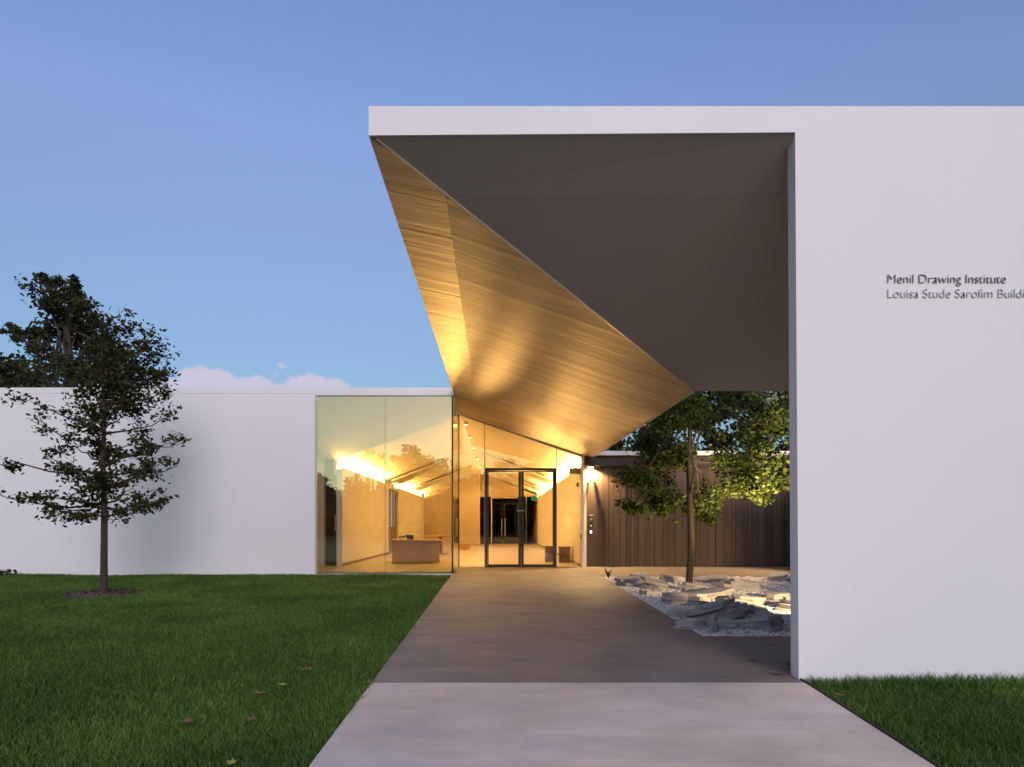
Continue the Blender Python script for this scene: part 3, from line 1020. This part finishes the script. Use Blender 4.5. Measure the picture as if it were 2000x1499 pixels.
for (tx, ty, oy) in tips:
    dy = random.uniform(-0.8, 0.8)
    a = at(203, oy, TYo)
    b = at(tx, ty, TYo) + Vector((0, dy, 0))
    path = limb_path(a, b, sag=0.04, k=6, wob=0.035)
    L = (Vector(b) - Vector(a)).length
    r0 = 0.012 + 0.007 * L
    lm.tube(path, [r0 * (1 - 0.8 * i / 6) for i in range(7)], 5)
    upper = ty < 765
    for i in range(1, 7):
        p = path[i]
        nl = int((35 if upper else 42) * (0.5 + 0.7 * i / 6) * random.uniform(0.45, 1.4))
        rad = 0.12 + 0.11 * random.random() + (0.03 if upper else 0)
        if i < 5 and random.random() < (0.1 if upper else 0.18):
            continue
        off = Vector((random.uniform(-1, 1), random.uniform(-1, 1), random.uniform(-0.4, 0.7))) * 0.16
        lm.tube([p, p + off], [r0 * 0.35, r0 * 0.12], 4)
        lv.append(blob(p + off, rad, nl, 0.6))
lm.build('limbs', M_bark, oak, smooth=True)
leaves('crown', np.concatenate(lv), 0.082, M_leafA, oak, droop=0.25, aspect=0.30)

mu = MB()
mring = []
for k in range(420):
    a, r = random.uniform(0, 6.283), 0.62 * math.sqrt(random.random())
    px_, py_ = base.x + r * math.cos(a) * 1.0, base.y + r * math.sin(a)
    h = gz(py_) + 0.022 * (1 - r / 0.75) + 0.004
    s = random.uniform(0.015, 0.04)
    t = random.uniform(0, 3.14)
    dx, dyy = math.cos(t) * s, math.sin(t) * s
    mu.add([(px_ - dx, py_ - dyy, h), (px_ + dyy * 0.4, py_ - dx * 0.4, h + 0.012), (px_ + dx, py_ + dyy, h + 0.004), (px_ - dyy * 0.4, py_ + dx * 0.4, h - 0.01)],
           [(0, 1, 2), (0, 2, 3), (0, 3, 1), (1, 3, 2)])
mu.lathe(base.x, base.y, [(0.66, gz(base.y) - 0.04), (0.60, gz(base.y) - 0.005), (0.2, gz(base.y) + 0.018), (0.09, gz(base.y) + 0.02)], 28)
tag(mu.build('mulch_ring', M_mulch), 'brown bark mulch round the foot of the young oak', kind='stuff')


def crown_tree(name, label, base, trunk_top, r, blobs, n_per, leaf, m, group=None, lean=0.0, limbs=True):
    """Trunk, limbs to each foliage mass, many loose leaves. blobs: (center, radius, weight)."""
    t = thing(name, label, 'tree', base, group)
    tb_ = MB()
    mids = limb_path(base, trunk_top, 0, 5, 0.012)
    tb_.tube([Vector(base) + Vector((0, 0, -0.06))] + mids, [r * 1.35] + [r * (1 - 0.55 * i / 5) for i in range(6)], 9)
    tb_.build('trunk', M_bark, t, smooth=True)
    lb_ = MB()
    pts = []
    for c, rad, wgt in blobs:
        k = random.randint(1, 4)
        s = mids[min(5, 2 + k // 2 + random.randint(0, 2))]
        p = limb_path(s, c, -0.05, 4, 0.05)
        lb_.tube(p, [r * 0.26 * (1 - 0.2 * i) + 0.005 for i in range(5)], 5)
        sub = max(5, int(7 * wgt))
        for j in range(sub):
            d = Vector((random.gauss(0, 1), random.gauss(0, 1), random.gauss(0, 0.8)))
            d = d.normalized() * rad * random.uniform(0.35, 1.0)
            q = Vector(c) + d
            lb_.tube([p[3].lerp(p[4], random.random()), q], [r * 0.10 + 0.003, 0.004], 4)
            pts.append(blob(q, rad * random.uniform(0.4, 0.7), int(n_per * wgt / sub * random.uniform(0.5, 1.5)), 0.75))
    lb_.build('limbs', M_bark, t, smooth=True)
    leaves('crown', np.concatenate(pts), leaf, m, t, droop=0.2, aspect=0.32)
    return t


# tree in the courtyard
Yc = 12.75
cb = Vector((3.55, Yc, gz(Yc) - 0.03))
bl = []
for (px_, py_, rr, w) in ((1290, 975, 0.42, 1), (1250, 940, 0.40, 0.8), (1340, 985, 0.40, 0.8), (1300, 900, 0.5, 1.2), (1260, 880, 0.4, 0.8), (1345, 900, 0.45, 0.7), (1400, 960, 0.45, 1.0),
                         (1450, 930, 0.5, 1.0), (1420, 880, 0.5, 0.9), (1490, 890, 0.5, 0.8), (1300, 830, 0.45, 1.0), (1350, 810, 0.5, 1.1), (1400, 820, 0.5, 1.1), (1450, 800, 0.5, 1.0),
                         (1500, 830, 0.5, 0.6), (1340, 760, 0.5, 1), (1400, 740, 0.55, 1), (1460, 730, 0.5, 1), (1370, 690, 0.5, 1), (1430, 660, 0.5, 1), (1350, 640, 0.4, 0.7), (1390, 600, 0.4, 0.7),
                         (1240, 985, 0.25, 0.4), (1375, 1000, 0.3, 0.5), (1480, 960, 0.4, 0.5)):
    bl.append((at(px_, py_, Yc + random.uniform(-0.9, 0.9)), rr, w))
crown_tree('courtyard_tree', 'leafy courtyard tree with slim trunk rising from the stone bed', cb, at(1348, 720, Yc), 0.068, bl, 820, 0.092, M_leafB)
# second tree, mostly behind the front wall, lit from the ground
Y2 = 13.6
bl = []
for (px_, py_, rr, w) in ((1500, 860, 0.45, 1), (1530, 810, 0.4, 0.8), (1550, 880, 0.5, 1), (1490, 920, 0.4, 0.7), (1540, 940, 0.4, 0.6), (1600, 850, 0.6, 1), (1590, 780, 0.5, 1), (1640, 900, 0.5, 1), (1510, 790, 0.3, 0.4), (1620, 720, 0.5, 1)):
    bl.append((at(px_, py_, Y2 + random.uniform(-0.6, 0.6)), rr, w))
crown_tree('uplit_tree', 'tree at the right of the courtyard with yellow-green leaves lit from below', Vector((5.9, Y2, gz(Y2) - 0.03)), at(1575, 780, Y2), 0.075, bl, 420, 0.10, M_leafB)

# trees beyond the buildings
def far_tree(label, Y, px_, top_py, blobs_px, r, n_per, leaf=0.2, m=None):
    bl_ = [(at(a, b, Y + random.uniform(-1.2, 1.2)), rr, w) for a, b, rr, w in blobs_px]
    bx = at(px_, 1000, Y)
    crown_tree('background_tree', label, Vector((bx.x, Y, -0.1)), at(px_, top_py, Y), r, bl_, n_per, leaf, m or M_leafC, 'trees beyond the buildings')


far_tree('tall dark tree rising over the left end of the low white wing', 23, 130, 640,
         [(105, 560, 0.55, 1), (90, 590, 0.6, 1), (125, 600, 0.7, 1.2), (150, 585, 0.4, 0.7), (165, 630, 0.6, 1), (120, 650, 0.8, 1.4), (170, 680, 0.7, 1.2), (80, 650, 0.45, 0.7), (50, 655, 0.4, 0.6), (18, 645, 0.3, 0.5), (30, 655, 0.25, 0.3),
          (140, 720, 0.9, 1.6), (95, 715, 0.8, 1.2), (200, 720, 0.9, 1.5), (240, 700, 0.7, 1), (80, 545, 0.2, 0.3), (150, 555, 0.25, 0.3), (185, 650, 0.4, 0.6), (275, 735, 0.6, 0.8), (110, 780, 1.2, 1.2), (200, 790, 1.2, 1.2)], 0.22, 430, 0.17)
far_tree('dark bushy tree at the far left edge behind the wing', 27, 5, 740, [(0, 710, 0.8, 1), (-40, 700, 1.0, 1), (30, 735, 0.7, 1), (60, 745, 0.6, 0.8), (-20, 750, 1.0, 1), (-80, 740, 1.2, 1), (70, 760, 1.2, 1)], 0.2, 420, 0.22)
far_tree('tall dark tree behind the timber wall, left of the courtyard tree', 24, 1300, 780,
         [(1240, 880, 0.8, 1), (1200, 890, 0.6, 0.7), (1280, 840, 0.9, 1), (1330, 800, 1.0, 1.2), (1300, 770, 0.9, 1), (1260, 860, 0.7, 0.8), (1380, 780, 1.0, 1), (1340, 730, 1.0, 1), (1300, 900, 1.0, 1), (1380, 880, 0.9, 0.8)], 0.2, 420, 0.2)
far_tree('dark spreading tree behind the timber wall, right of the courtyard tree', 26, 1480, 760,
         [(1430, 790, 0.9, 1), (1470, 850, 0.8, 0.8), (1500, 770, 1.0, 1), (1540, 800, 0.9, 1), (1430, 870, 0.9, 0.8), (1580, 760, 1.2, 1), (1540, 880, 0.8, 0.7), (1470, 730, 1.2, 1), (1620, 850, 1.2, 1)], 0.2, 420, 0.22)
# trees and poles across the street, seen mirrored in the left glass
def street_tree(label, x, Y, h, wid, n):
    bl_ = []
    for k in range(n):
        u = random.uniform(-1, 1)
        z = h * random.uniform(0.03, 0.92) * (1 - 0.30 * u * u)
        bl_.append(((x + u * wid, Y + random.uniform(-wid, wid) * 0.5, z), wid * 0.32, 1))
    crown_tree('street_tree', label, Vector((x, Y, -0.52)), Vector((x, Y, h * 0.7)), 0.28, bl_, 260, 0.5, M_leafC, 'trees across the street')


street_tree('broad dark street tree mirrored in the right-hand lobby pane', -11.0, -52, 12.0, 4.2, 40)
street_tree('lower dark street tree mirrored beside the glass corner', -6.0, -56, 9.6, 4.4, 30)
street_tree('rounded dark street tree opposite the entrance', 2.5, -60, 11.0, 4.6, 18)
street_tree('thin bare-looking street tree mirrored at the middle glazing bar', -15.2, -50, 10.2, 1.8, 7)
street_tree('low distant tree mirrored at the left edge of the glass', -22, -54, 6.8, 4.0, 12)
for k, (xx, hh, lb) in enumerate(((-26, 8.0, 'bushy street tree far left in the mirrored street'), (-17.5, 7.6, 'bushy street tree behind the mirrored utility poles'), (-8.5, 8.6, 'bushy street tree low between the two mirrored crowns'),
                                  (-2.0, 8.2, 'bushy street tree mirrored in the return glass'), (6.5, 8.8, 'bushy street tree mirrored in the entrance doors'), (-34, 8.5, 'bushy street tree beyond the left end of the wing'), (13, 9.0, 'bushy street tree opposite the front wall'))):
    street_tree(lb, xx, -64 - 2 * (k % 3), hh, 4.6, 22)
for px_, lb in ((-14.6, 'wooden utility pole with crossarms mirrored in the left lobby pane'), (-12.9, 'shorter utility pole mirrored just right of the taller one')):
    hgt = 8.3 if px_ < -14 else 8.0
    u = thing('utility_pole', lb, 'utility pole', (px_, -40, -0.5), 'utility poles across the street')
    MB().tube([(px_, -40, -0.5), (px_, -40, hgt)], [0.14, 0.10], 8).build('pole', M_bark, u)
    for zz in (0.6, 1.3):
        MB().box(px_ - 1.1, px_ + 1.1, -40.22, -40.12, hgt - zz, hgt - zz + 0.12).build('crossarm', M_bark, u)

# long hedge closing the far side of the street
hg = thing('street_hedge', 'long dark hedge along the far side of the street, mirrored in the glass', 'hedge', (-8, -75, -0.5))
hv, hf = [], []
nx = 90
for i in range(nx + 1):
    xx = -75 + 134 * i / nx
    hh = 5.6 + 1.3 * mnoise.noise(Vector((xx * 0.21, 0, 0))) + 0.9 * mnoise.noise(Vector((xx * 0.9, 5, 0)))
    yy = -75 + 0.8 * mnoise.noise(Vector((xx * 0.6, 2, 0)))
    hv += [(xx, yy + 1.0, -0.6), (xx, yy + 0.9, hh * 0.6), (xx, yy, hh), (xx, yy - 1.0, -0.6)]
for i in range(nx):
    for k in range(3):
        hf.append((i * 4 + k, i * 4 + k + 1, i * 4 + k + 5, i * 4 + k + 4))
MB().add(hv, hf).build('core', M_leafC, hg)
xx = rng.uniform(-75, 59, 14000)
hc = np.interp(xx, [v[0] for v in hv[2::4]], [v[2] for v in hv[2::4]])
leaves('foliage', np.stack([xx, -75 + rng.uniform(0.2, 1.5, 14000), hc * rng.uniform(0.05, 1.12, 14000)], 1), 0.5, M_leafC, hg)

# clipped bush at the foot of the left wall
bu_ = thing('low_shrub', 'low dark shrub at the foot of the white wall, left edge', 'shrub', (-11.0, 14.6, gz(14.6) - 0.04))
sm = MB()
for k in range(14):
    a = random.uniform(0, 6.28)
    sm.tube([(-11.0, 14.6, gz(14.6) - 0.04), (-11.0 + math.cos(a) * 0.55, 14.6 + math.sin(a) * 0.2, gz(14.6) + 0.10)], [0.01, 0.004], 4)
sm.build('stems', M_bark, bu_)
pp = rng.uniform(-1, 1, size=(900, 3))
pp = pp[(pp ** 2).sum(1) < 1] * np.array([0.85, 0.3, 0.12]) + np.array([-11.05, 14.6, gz(14.6) + 0.05])
leaves('crown', pp, 0.07, M_leafC, bu_)
# small spiky plant at the corner of the stone bed
ap = at(1188, 1126, 14.4)
sp = thing('spiky_plant', 'tiny spiky plant at the far left corner of the stone bed', 'plant', (ap.x, 14.4, gz(14.4)))
for k in range(6):
    a = k * 1.05 + 0.3
    b_ = Vector((ap.x, 14.4, gz(14.4) - 0.02))
    t1 = b_ + Vector((math.cos(a) * 0.09, math.sin(a) * 0.06, random.uniform(0.13, 0.24)))
    MB().tube([b_, b_.lerp(t1, 0.5) + Vector((0, 0, 0.02)), t1], [0.014, 0.012, 0.002], 5).build('blade', M_leafC, sp)

# ------------------------------------------------------------------ stone bed: ledge stones and gravel
def ledge_stone(cx, cy_, sx, sy, sz, rot, seed, layers=4):
    """Broken, layered slab: stacked irregular polygons with stepped edges."""
    rs = random.Random(seed)
    n = 11
    ang = [2 * math.pi * k / n + rs.uniform(-0.2, 0.2) for k in range(n)]
    rad = [rs.uniform(0.72, 1.08) for _ in range(n)]
    m_ = MB()
    z = -0.06
    g0 = gz(cy_) - 0.03
    tx, ty = rs.uniform(-0.26, 0.26), rs.uniform(-0.16, 0.10)
    verts, faces = [], []
    lay = []
    total = sz + 0.06
    hs_ = [rs.uniform(0.6, 1.4) for _ in range(layers)]
    s_ = sum(hs_)
    rings = []
    for li in range(layers):
        h = hs_[li] / s_ * total
        sh = 1.0 - 0.10 * li + rs.uniform(-0.16, 0.06)
        ox, oy = rs.uniform(-0.14, 0.14), rs.uniform(-0.10, 0.10)
        rr = [r * sh * rs.uniform(0.82, 1.08) for r in rad]
        for zz, sc in ((z + 0.002, 0.985), (z + h * 0.25, 1.0), (z + h * 0.92, 0.99), (z + h, 0.955)):
            ring = []
            for k in range(n):
                lx = math.cos(ang[k]) * rr[k] * sc * sx + ox * sx + rs.uniform(-0.012, 0.012)
                ly = math.sin(ang[k]) * rr[k] * sc * sy + oy * sy + rs.uniform(-0.012, 0.012)
                X_ = cx + lx * math.cos(rot) - ly * math.sin(rot)
                Y_ = cy_ + lx * math.sin(rot) + ly * math.cos(rot)
                ring.append(len(verts))
                verts.append((X_, Y_, g0 + zz + tx * lx + ty * ly + rs.uniform(-0.008, 0.008)))
            rings.append(ring)
        z += h
    for a, b in zip(rings, rings[1:]):
        for k in range(n):
            faces.append((a[k], a[(k + 1) % n], b[(k + 1) % n], b[k]))
    top = rings[-1]
    c = len(verts)
    verts.append(tuple(sum(verts[i][q] for i in top) / n + (0.015 if q == 2 else 0) for q in range(3)))
    for k in range(n):
        faces.append((top[k], top[(k + 1) % n], c))
    faces.append(tuple(reversed(rings[0])))
    m_.add(verts, faces)
    return m_, (cx, cy_, g0)


def stone_at(px_, py_, wpx, hpx, depth, rot, label, seed, layers=4):
    # ground point under the pixel
    Y = 10.0
    for _ in range(30):
        Y = (EYE - gz(Y) + 0.03) / ((py_ - CY) / FPX)
    X = (px_ - CX) / FPX * Y
    m_, lc = ledge_stone(X, Y + depth * 0.5, wpx / FPX * Y * 0.62, depth * 0.62, hpx / FPX * Y * 0.82, rot, seed, layers)
    return tag(m_.build('ledge_stone', M_rock, loc=lc), label, 'rock', 'pale ledge stones in the courtyard bed')


stones = [
    (1235, 1150, 72, 20, 0.7, 0.2, 'low grey stone nearest the spiky plant at the bed corner', 4),
    (1292, 1156, 62, 22, 0.6, -0.2, 'dark-topped stone just left of the courtyard tree trunk', 4),
    (1344, 1188, 92, 26, 0.8, 0.1, 'pale stone with a sheer left face in front of the tree trunk', 3),
    (1395, 1175, 110, 16, 0.9, 0.0, 'flat broad slab just right of the courtyard tree trunk', 3),
    (1404, 1218, 150, 38, 0.7, -0.08, 'largest layered ledge stone in the middle of the bed', 5),
    (1366, 1236, 74, 26, 0.35, 0.15, 'pale wedge stone at the front left corner of the bed', 4),
    (1396, 1241, 24, 46, 0.12, 0.1, 'narrow upright stone at the front of the bed', 5),
    (1438, 1236, 70, 22, 0.35, -0.2, 'low rough stone at the front, right of the upright one', 3),
    (1515, 1240, 80, 34, 0.6, -0.25, 'dark tilted block stone beside the front wall edge', 4),
    (1480, 1204, 90, 18, 0.6, 0.1, 'flat warm-lit slab behind the tilted block', 3),
    (1400, 1142, 70, 14, 0.6, 0.0, 'thin slab at the back of the bed, behind the trunk', 3),
    (1475, 1158, 95, 22, 0.8, 0.1, 'wide grey stone at the back right of the bed', 4),
    (1530, 1140, 60, 16, 0.7, 0.0, 'pale thin slab at the rear right corner by the wall', 3),
    (1470, 1182, 80, 16, 0.5, -0.1, 'low slab between the wide grey stone and the warm slab', 3),
    (1275, 1166, 46, 10, 0.3, 0.3, 'small flat stone at the left gravel edge', 2),
    (1535, 1180, 60, 20, 0.6, 0.2, 'rough stone half hidden by the front wall edge', 3),
    (1250, 1137, 44, 18, 0.4, 0.5, 'small pale stone behind the low grey stone at the bed corner', 3),
    (1312, 1140, 40, 16, 0.4, 0.2, 'small pale stone touching the left side of the tree trunk', 3),
    (1366, 1160, 60, 18, 0.4, -0.3, 'tilted grey stone at the foot of the tree trunk, right side', 3),
    (1432, 1196, 60, 24, 0.5, 0.3, 'chunky stone behind the largest layered ledge stone', 4),
    (1332, 1212, 48, 20, 0.35, 0.4, 'broken stone between the sheer-faced stone and the front wedge', 3),
    (1500, 1222, 50, 24, 0.4, -0.4, 'chunky grey stone wedged behind the dark tilted block', 4),
    (1440, 1150, 50, 18, 0.4, 0.4, 'small warm-lit stone behind the broad slab right of the trunk', 3),
    (1590, 1200, 90, 26, 0.8, 0.2, 'stone behind the front wall, out past its edge', 4),
]
for i, (a, b, w_, h_, dpt, ro, lb, ly) in enumerate(stones):
    stone_at(a, b, w_, h_, dpt, ro, lb, 40 + i, ly)


def pebbles(n, y0, y1, size):
    Y = rng.uniform(y0, y1, n)
    xl = np.interp(Y, [7.7, 11, 14.6], [2.32, 2.27, 2.21])
    X = xl + rng.uniform(0, 1, n) ** 1.3 * 4.2
    Z = np.array([gz(v) for v in Y]) - 0.026
    s = rng.uniform(0.5, 1.2, n) * size
    base = np.array([(1, 0, 0), (0, 1, 0), (-1, 0, 0), (0, -1, 0), (0, 0, 0.7), (0, 0, -0.6)])
    tri = np.array([(0, 1, 4), (1, 2, 4), (2, 3, 4), (3, 0, 4), (1, 0, 5), (2, 1, 5), (3, 2, 5), (0, 3, 5)])
    th = rng.uniform(0, 6.28, n)
    ca, sa = np.cos(th), np.sin(th)
    jit = rng.uniform(0.7, 1.3, (n, 6, 3))
    p = base[None] * jit * s[:, None, None]
    rx = p[:, :, 0] * ca[:, None] - p[:, :, 1] * sa[:, None]
    ry = p[:, :, 0] * sa[:, None] + p[:, :, 1] * ca[:, None]
    v = np.stack([rx + X[:, None], ry + Y[:, None], p[:, :, 2] + Z[:, None] + s[:, None] * 0.3], axis=2).reshape(-1, 3)
    f = (tri[None] + (np.arange(n) * 6)[:, None, None]).reshape(-1, 3)
    return v, f


v, f = pebbles(26000, 7.72, 14.58, 0.026)
tag(np_mesh('gravel', v, f, M_gravel), 'loose white gravel between the ledge stones', kind='stuff')

# ground spotlights added out of view to warm the trees and ledge stones
for (xx, yy, tgt, en, lb) in ((4.75, 10.6, (5.2, 13.1, 2.4), 1200, 'added unseen ground spotlight aimed at the uplit tree'),
                              (4.60, 8.7, (3.4, 11.6, -0.1), 330, 'added unseen ground spotlight aimed low across the ledge stones'),
                              (5.15, 11.0, (3.5, 12.7, 2.1), 260, 'added unseen ground spotlight aimed up into the leafy courtyard tree')):
    s = thing('added_ground_spotlight', lb, 'spotlight', (xx, yy, gz(yy)), 'ground spotlights added in the stone bed')
    hz_ = 0.55 if yy < 9 else 0.22
    d_ = (Vector(tgt) - Vector((xx, yy, gz(yy) + hz_))).normalized()
    h0 = Vector((xx, yy, gz(yy) + hz_))
    MB().tube([(xx, yy, gz(yy) - 0.05), h0], 0.01, 6).build('stake', M_dark, s)
    MB().tube([h0 - d_ * 0.10, h0 + d_ * 0.06], [0.035, 0.05], 12).build('housing', M_dark, s)
    ld = bpy.data.lights.new('added_spot_bulb', 'SPOT')
    ld.energy = en
    ld.color = (1.0, 0.72, 0.36)
    ld.spot_size = R(66)
    ld.spot_blend = 0.6
    ld.shadow_soft_size = 0.04
    lo = bpy.data.objects.new('added_spot_bulb', ld)
    COL.objects.link(lo)
    lo.parent = s
    lo.location = h0 + d_ * 0.075 - s.location
    lo.rotation_euler = (-d_).to_track_quat('Z', 'Y').to_euler()

# uplights added on the lobby floor to throw golden light on the planks
for xu, yu, elv, azm, cone, en, lb in ((-1.95, 21.5, 19.0, 4.5, 15, 8000, 'added hidden uplight on the lobby floor behind the reception desk'),
                                       (0.76, 24.0, 13.5, 6, 24, 2000, 'added hidden uplight on the lobby floor behind the middle of the doors')):
    ul = thing('added_uplight', lb, 'uplight', (xu, yu, 0), 'uplights added on the lobby floor')
    MB().lathe(xu, yu, [(0.09, 0.001), (0.09, 0.02), (0.02, 0.03)], 14).build('foot', M_dark, ul)
    d_ = Vector((math.sin(R(azm)) * math.cos(R(elv)), -math.cos(R(azm)) * math.cos(R(elv)), math.sin(R(elv))))
    h0 = Vector((xu, yu, 0.32))
    MB().tube([(xu, yu, 0.03), h0], 0.012, 6).build('stem', M_dark, ul)
    MB().tube([h0 - d_ * 0.10, h0 + d_ * 0.05], [0.04, 0.06], 12).build('housing', M_dark, ul)
    ld = bpy.data.lights.new('added_uplight_bulb', 'SPOT')
    ld.energy = en
    ld.color = (1.0, 0.50, 0.13)
    ld.spot_size = R(cone)
    ld.spot_blend = 1.0
    ld.shadow_soft_size = 0.5 if xu < 0 else 0.8
    lo = bpy.data.objects.new('added_uplight_bulb', ld)
    COL.objects.link(lo)
    lo.parent = ul
    lo.location = h0 + d_ * 0.2 - ul.location
    lo.rotation_euler = (-d_).to_track_quat('Z', 'Y').to_euler()

# added unseen spotlight under the courtyard roof, washing the paving before the timber wall
sd2 = thing('added_eave_spotlight', 'added unseen spotlight under the courtyard eave behind the front wall', 'spotlight', (7.75, 15.8, 2.70))
d_ = (Vector((4.3, 15.2, 0)) - Vector((7.75, 15.8, 2.66))).normalized()
h0 = Vector((7.75, 15.8, 2.64))
MB().tube([(7.75, 15.8, 2.80), (7.75, 15.8, 2.66)], 0.012, 6).build('stem', M_dark, sd2)
MB().tube([h0 - d_ * 0.06, h0 + d_ * 0.08], [0.04, 0.05], 12).build('housing', M_dark, sd2)
ld = bpy.data.lights.new('added_spot_bulb', 'SPOT')
ld.energy = 480
ld.color = (1.0, 0.66, 0.28)
ld.spot_size = R(75)
ld.spot_blend = 0.8
ld.shadow_soft_size = 0.04
lo = bpy.data.objects.new('added_spot_bulb', ld)
COL.objects.link(lo)
lo.parent = sd2
lo.location = h0 + d_ * 0.1 - sd2.location
lo.rotation_euler = (-d_).to_track_quat('Z', 'Y').to_euler()

# downlight bulb at the timber wall
ld = bpy.data.lights.new('downlight_bulb', 'SPOT')
ld.energy = 430
ld.color = (1.0, 0.66, 0.28)
ld.spot_size = R(150)
ld.spot_blend = 0.5
ld.shadow_soft_size = 0.04
lo = bpy.data.objects.new('downlight_bulb', ld)
COL.objects.link(lo)
lo.parent = dlo
lo.location = Vector((2.30, TY - 0.10, 2.45)) - wloc(dlo)

# ------------------------------------------------------------------ lawn grass
def grass(name, label, n, sampler, excl=None):
    X, Y = sampler(n)
    keep = np.ones(len(X), bool)
    if excl:
        keep = excl(X, Y)
    X, Y = X[keep], Y[keep]
    n = len(X)
    Z = np.interp(Y, [2, 5.65, 16.9], [-0.5, -0.262, 0.0]) - 0.047
    patch = 0.5 + 0.5 * np.sin(X * 1.7 + 0.6 * np.sin(Y * 1.3)) * np.sin(Y * 2.3 + 1.1 * np.sin(X * 0.9))
    h = rng.uniform(0.045, 0.085, n) * (0.75 + 0.5 * patch)
    h *= np.where((X > 2) & (Y > 5.5), rng.uniform(1.0, 1.9, n), 1.0)
    wd = (0.0016 + 0.00028 * Y) * rng.uniform(0.7, 1.3, n)
    th = rng.uniform(0, 6.283, n)
    bend = rng.uniform(0.15, 0.95, n) * h
    lean = rng.uniform(0, 6.283, n)
    bx, by = np.cos(lean) * bend, np.sin(lean) * bend
    ux, uy = np.cos(th) * wd, np.sin(th) * wd
    v = np.empty((n, 5, 3))
    v[:, 0] = np.stack([X - ux, Y - uy, Z], 1)
    v[:, 1] = np.stack([X + ux, Y + uy, Z], 1)
    v[:, 2] = np.stack([X + ux * 0.85 + bx * 0.35, Y + uy * 0.85 + by * 0.35, Z + h * 0.6], 1)
    v[:, 3] = np.stack([X - ux * 0.85 + bx * 0.35, Y - uy * 0.85 + by * 0.35, Z + h * 0.6], 1)
    v[:, 4] = np.stack([X + bx, Y + by, Z + h * 0.97], 1)
    t = np.array([(0, 1, 2), (0, 2, 3), (3, 2, 4)])
    f = (t[None] + (np.arange(n) * 5)[:, None, None]).reshape(-1, 3)
    return tag(np_mesh(name, v.reshape(-1, 3), f, M_grass), label, kind='stuff')


def left_sampler(n):
    Y = 3.2 + (14.93 - 3.2) * rng.uniform(0, 1, n) ** 0.95
    xl = -0.735 * Y - 3.2
    xr = np.interp(Y, [2, 4, 5.64, 14.6], [-1.2, -1.11, -1.05, -1.03]) - 0.012 + rng.normal(0, 0.010, n)
    X = xl + (xr - xl) * rng.uniform(0, 1, n)
    # thin out near the back of frame, keep dense close by
    return X, Y


def right_sampler(n):
    Y = rng.uniform(3.2, D1 - 0.015, n)
    xl = np.interp(Y, [2, 4, 5.74], [2.605, 2.56, 2.535]) + 0.022
    xr = 0.78 * Y + 3.4
    return xl + np.maximum(xr - xl, 0.02) * rng.uniform(0, 1, n), Y


grass('left_lawn_grass', 'mown green lawn left of the path', 430000, left_sampler,
      lambda X, Y: ((X - base.x) ** 2 + (Y - base.y) ** 2 > 0.6 ** 2 * rng.uniform(0.75, 1.2, len(X))))
grass('right_lawn_grass', 'strip of green lawn below the white front wall', 85000, right_sampler)

# ------------------------------------------------------------------ fallen leaves
def fallen(px_, py_, s, m_, label, rot, group, lift=0.05):
    Y = 5.0
    for _ in range(40):
        Y = (EYE - gz(Y) - lift) / ((py_ - CY) / FPX)
    X = (px_ - CX) / FPX * Y
    z0 = gz(Y) + lift
    s = s * 1.25
    b = MB()
    out = [(0, -1), (0.35, -0.62), (0.22, -0.4), (0.62, -0.1), (0.32, 0.05), (0.55, 0.5), (0.2, 0.5), (0, 1), (-0.2, 0.5), (-0.55, 0.45), (-0.3, 0.05), (-0.6, -0.15), (-0.22, -0.4), (-0.33, -0.65)]
    vs_ = []
    for a, c in out:
        xx = a * math.cos(rot) - c * math.sin(rot)
        yy = a * math.sin(rot) + c * math.cos(rot)
        vs_.append((X + xx * s, Y + yy * s, z0 + s * 0.45 * abs(a) + s * 0.25 * c * c))
    n = len(vs_)
    vs_.append((X, Y, z0))
    b.add(vs_, [(i, (i + 1) % n, n) for i in range(n)])
    o = b.build('fallen_leaf', m_, loc=(X, Y, z0))
    return tag(o, label, 'leaf', group)


GL = 'fallen leaves'
fallen(365, 1412, 0.055, M_dead, 'curled brown leaf on the lawn, farthest left', 0.5, GL)
fallen(505, 1357, 0.055, M_dead, 'dark brown leaf on the lawn beside the yellow one', 1.4, GL)
fallen(552, 1340, 0.045, M_yellow, 'pale yellow leaf on the lawn between brown leaves', 0.9, GL)
fallen(598, 1310, 0.05, M_dead, 'brown leaf on the lawn farthest up the slope', 2.2, GL)
fallen(490, 1408, 0.04, M_dead, 'small dull leaf sunk in the grass near the path', 2.8, GL)
fallen(452, 1493, 0.045, M_yellow, 'orange leaf on the lawn at the bottom edge', 0.2, GL)
fallen(722, 1336, 0.05, M_dead, 'reddish leaf at the lawn edge by the paving joint', 1.1, GL, 0.03)
fallen(1470, 1292, 0.05, M_dead, 'dark leaf lying on the brown paving near the front wall', 1.5, GL, 0.006)
fallen(1518, 1318, 0.06, M_dead, 'dry leaf against the inner corner of the front wall', 1.3, GL, 0.006)
fallen(1540, 1300, 0.09, M_dead, 'large dark curled leaf against the front wall edge', 0.4, GL, 0.02)
fallen(1640, 1360, 0.04, M_dead, 'brown leaf on the right lawn strip', 0.8, GL)
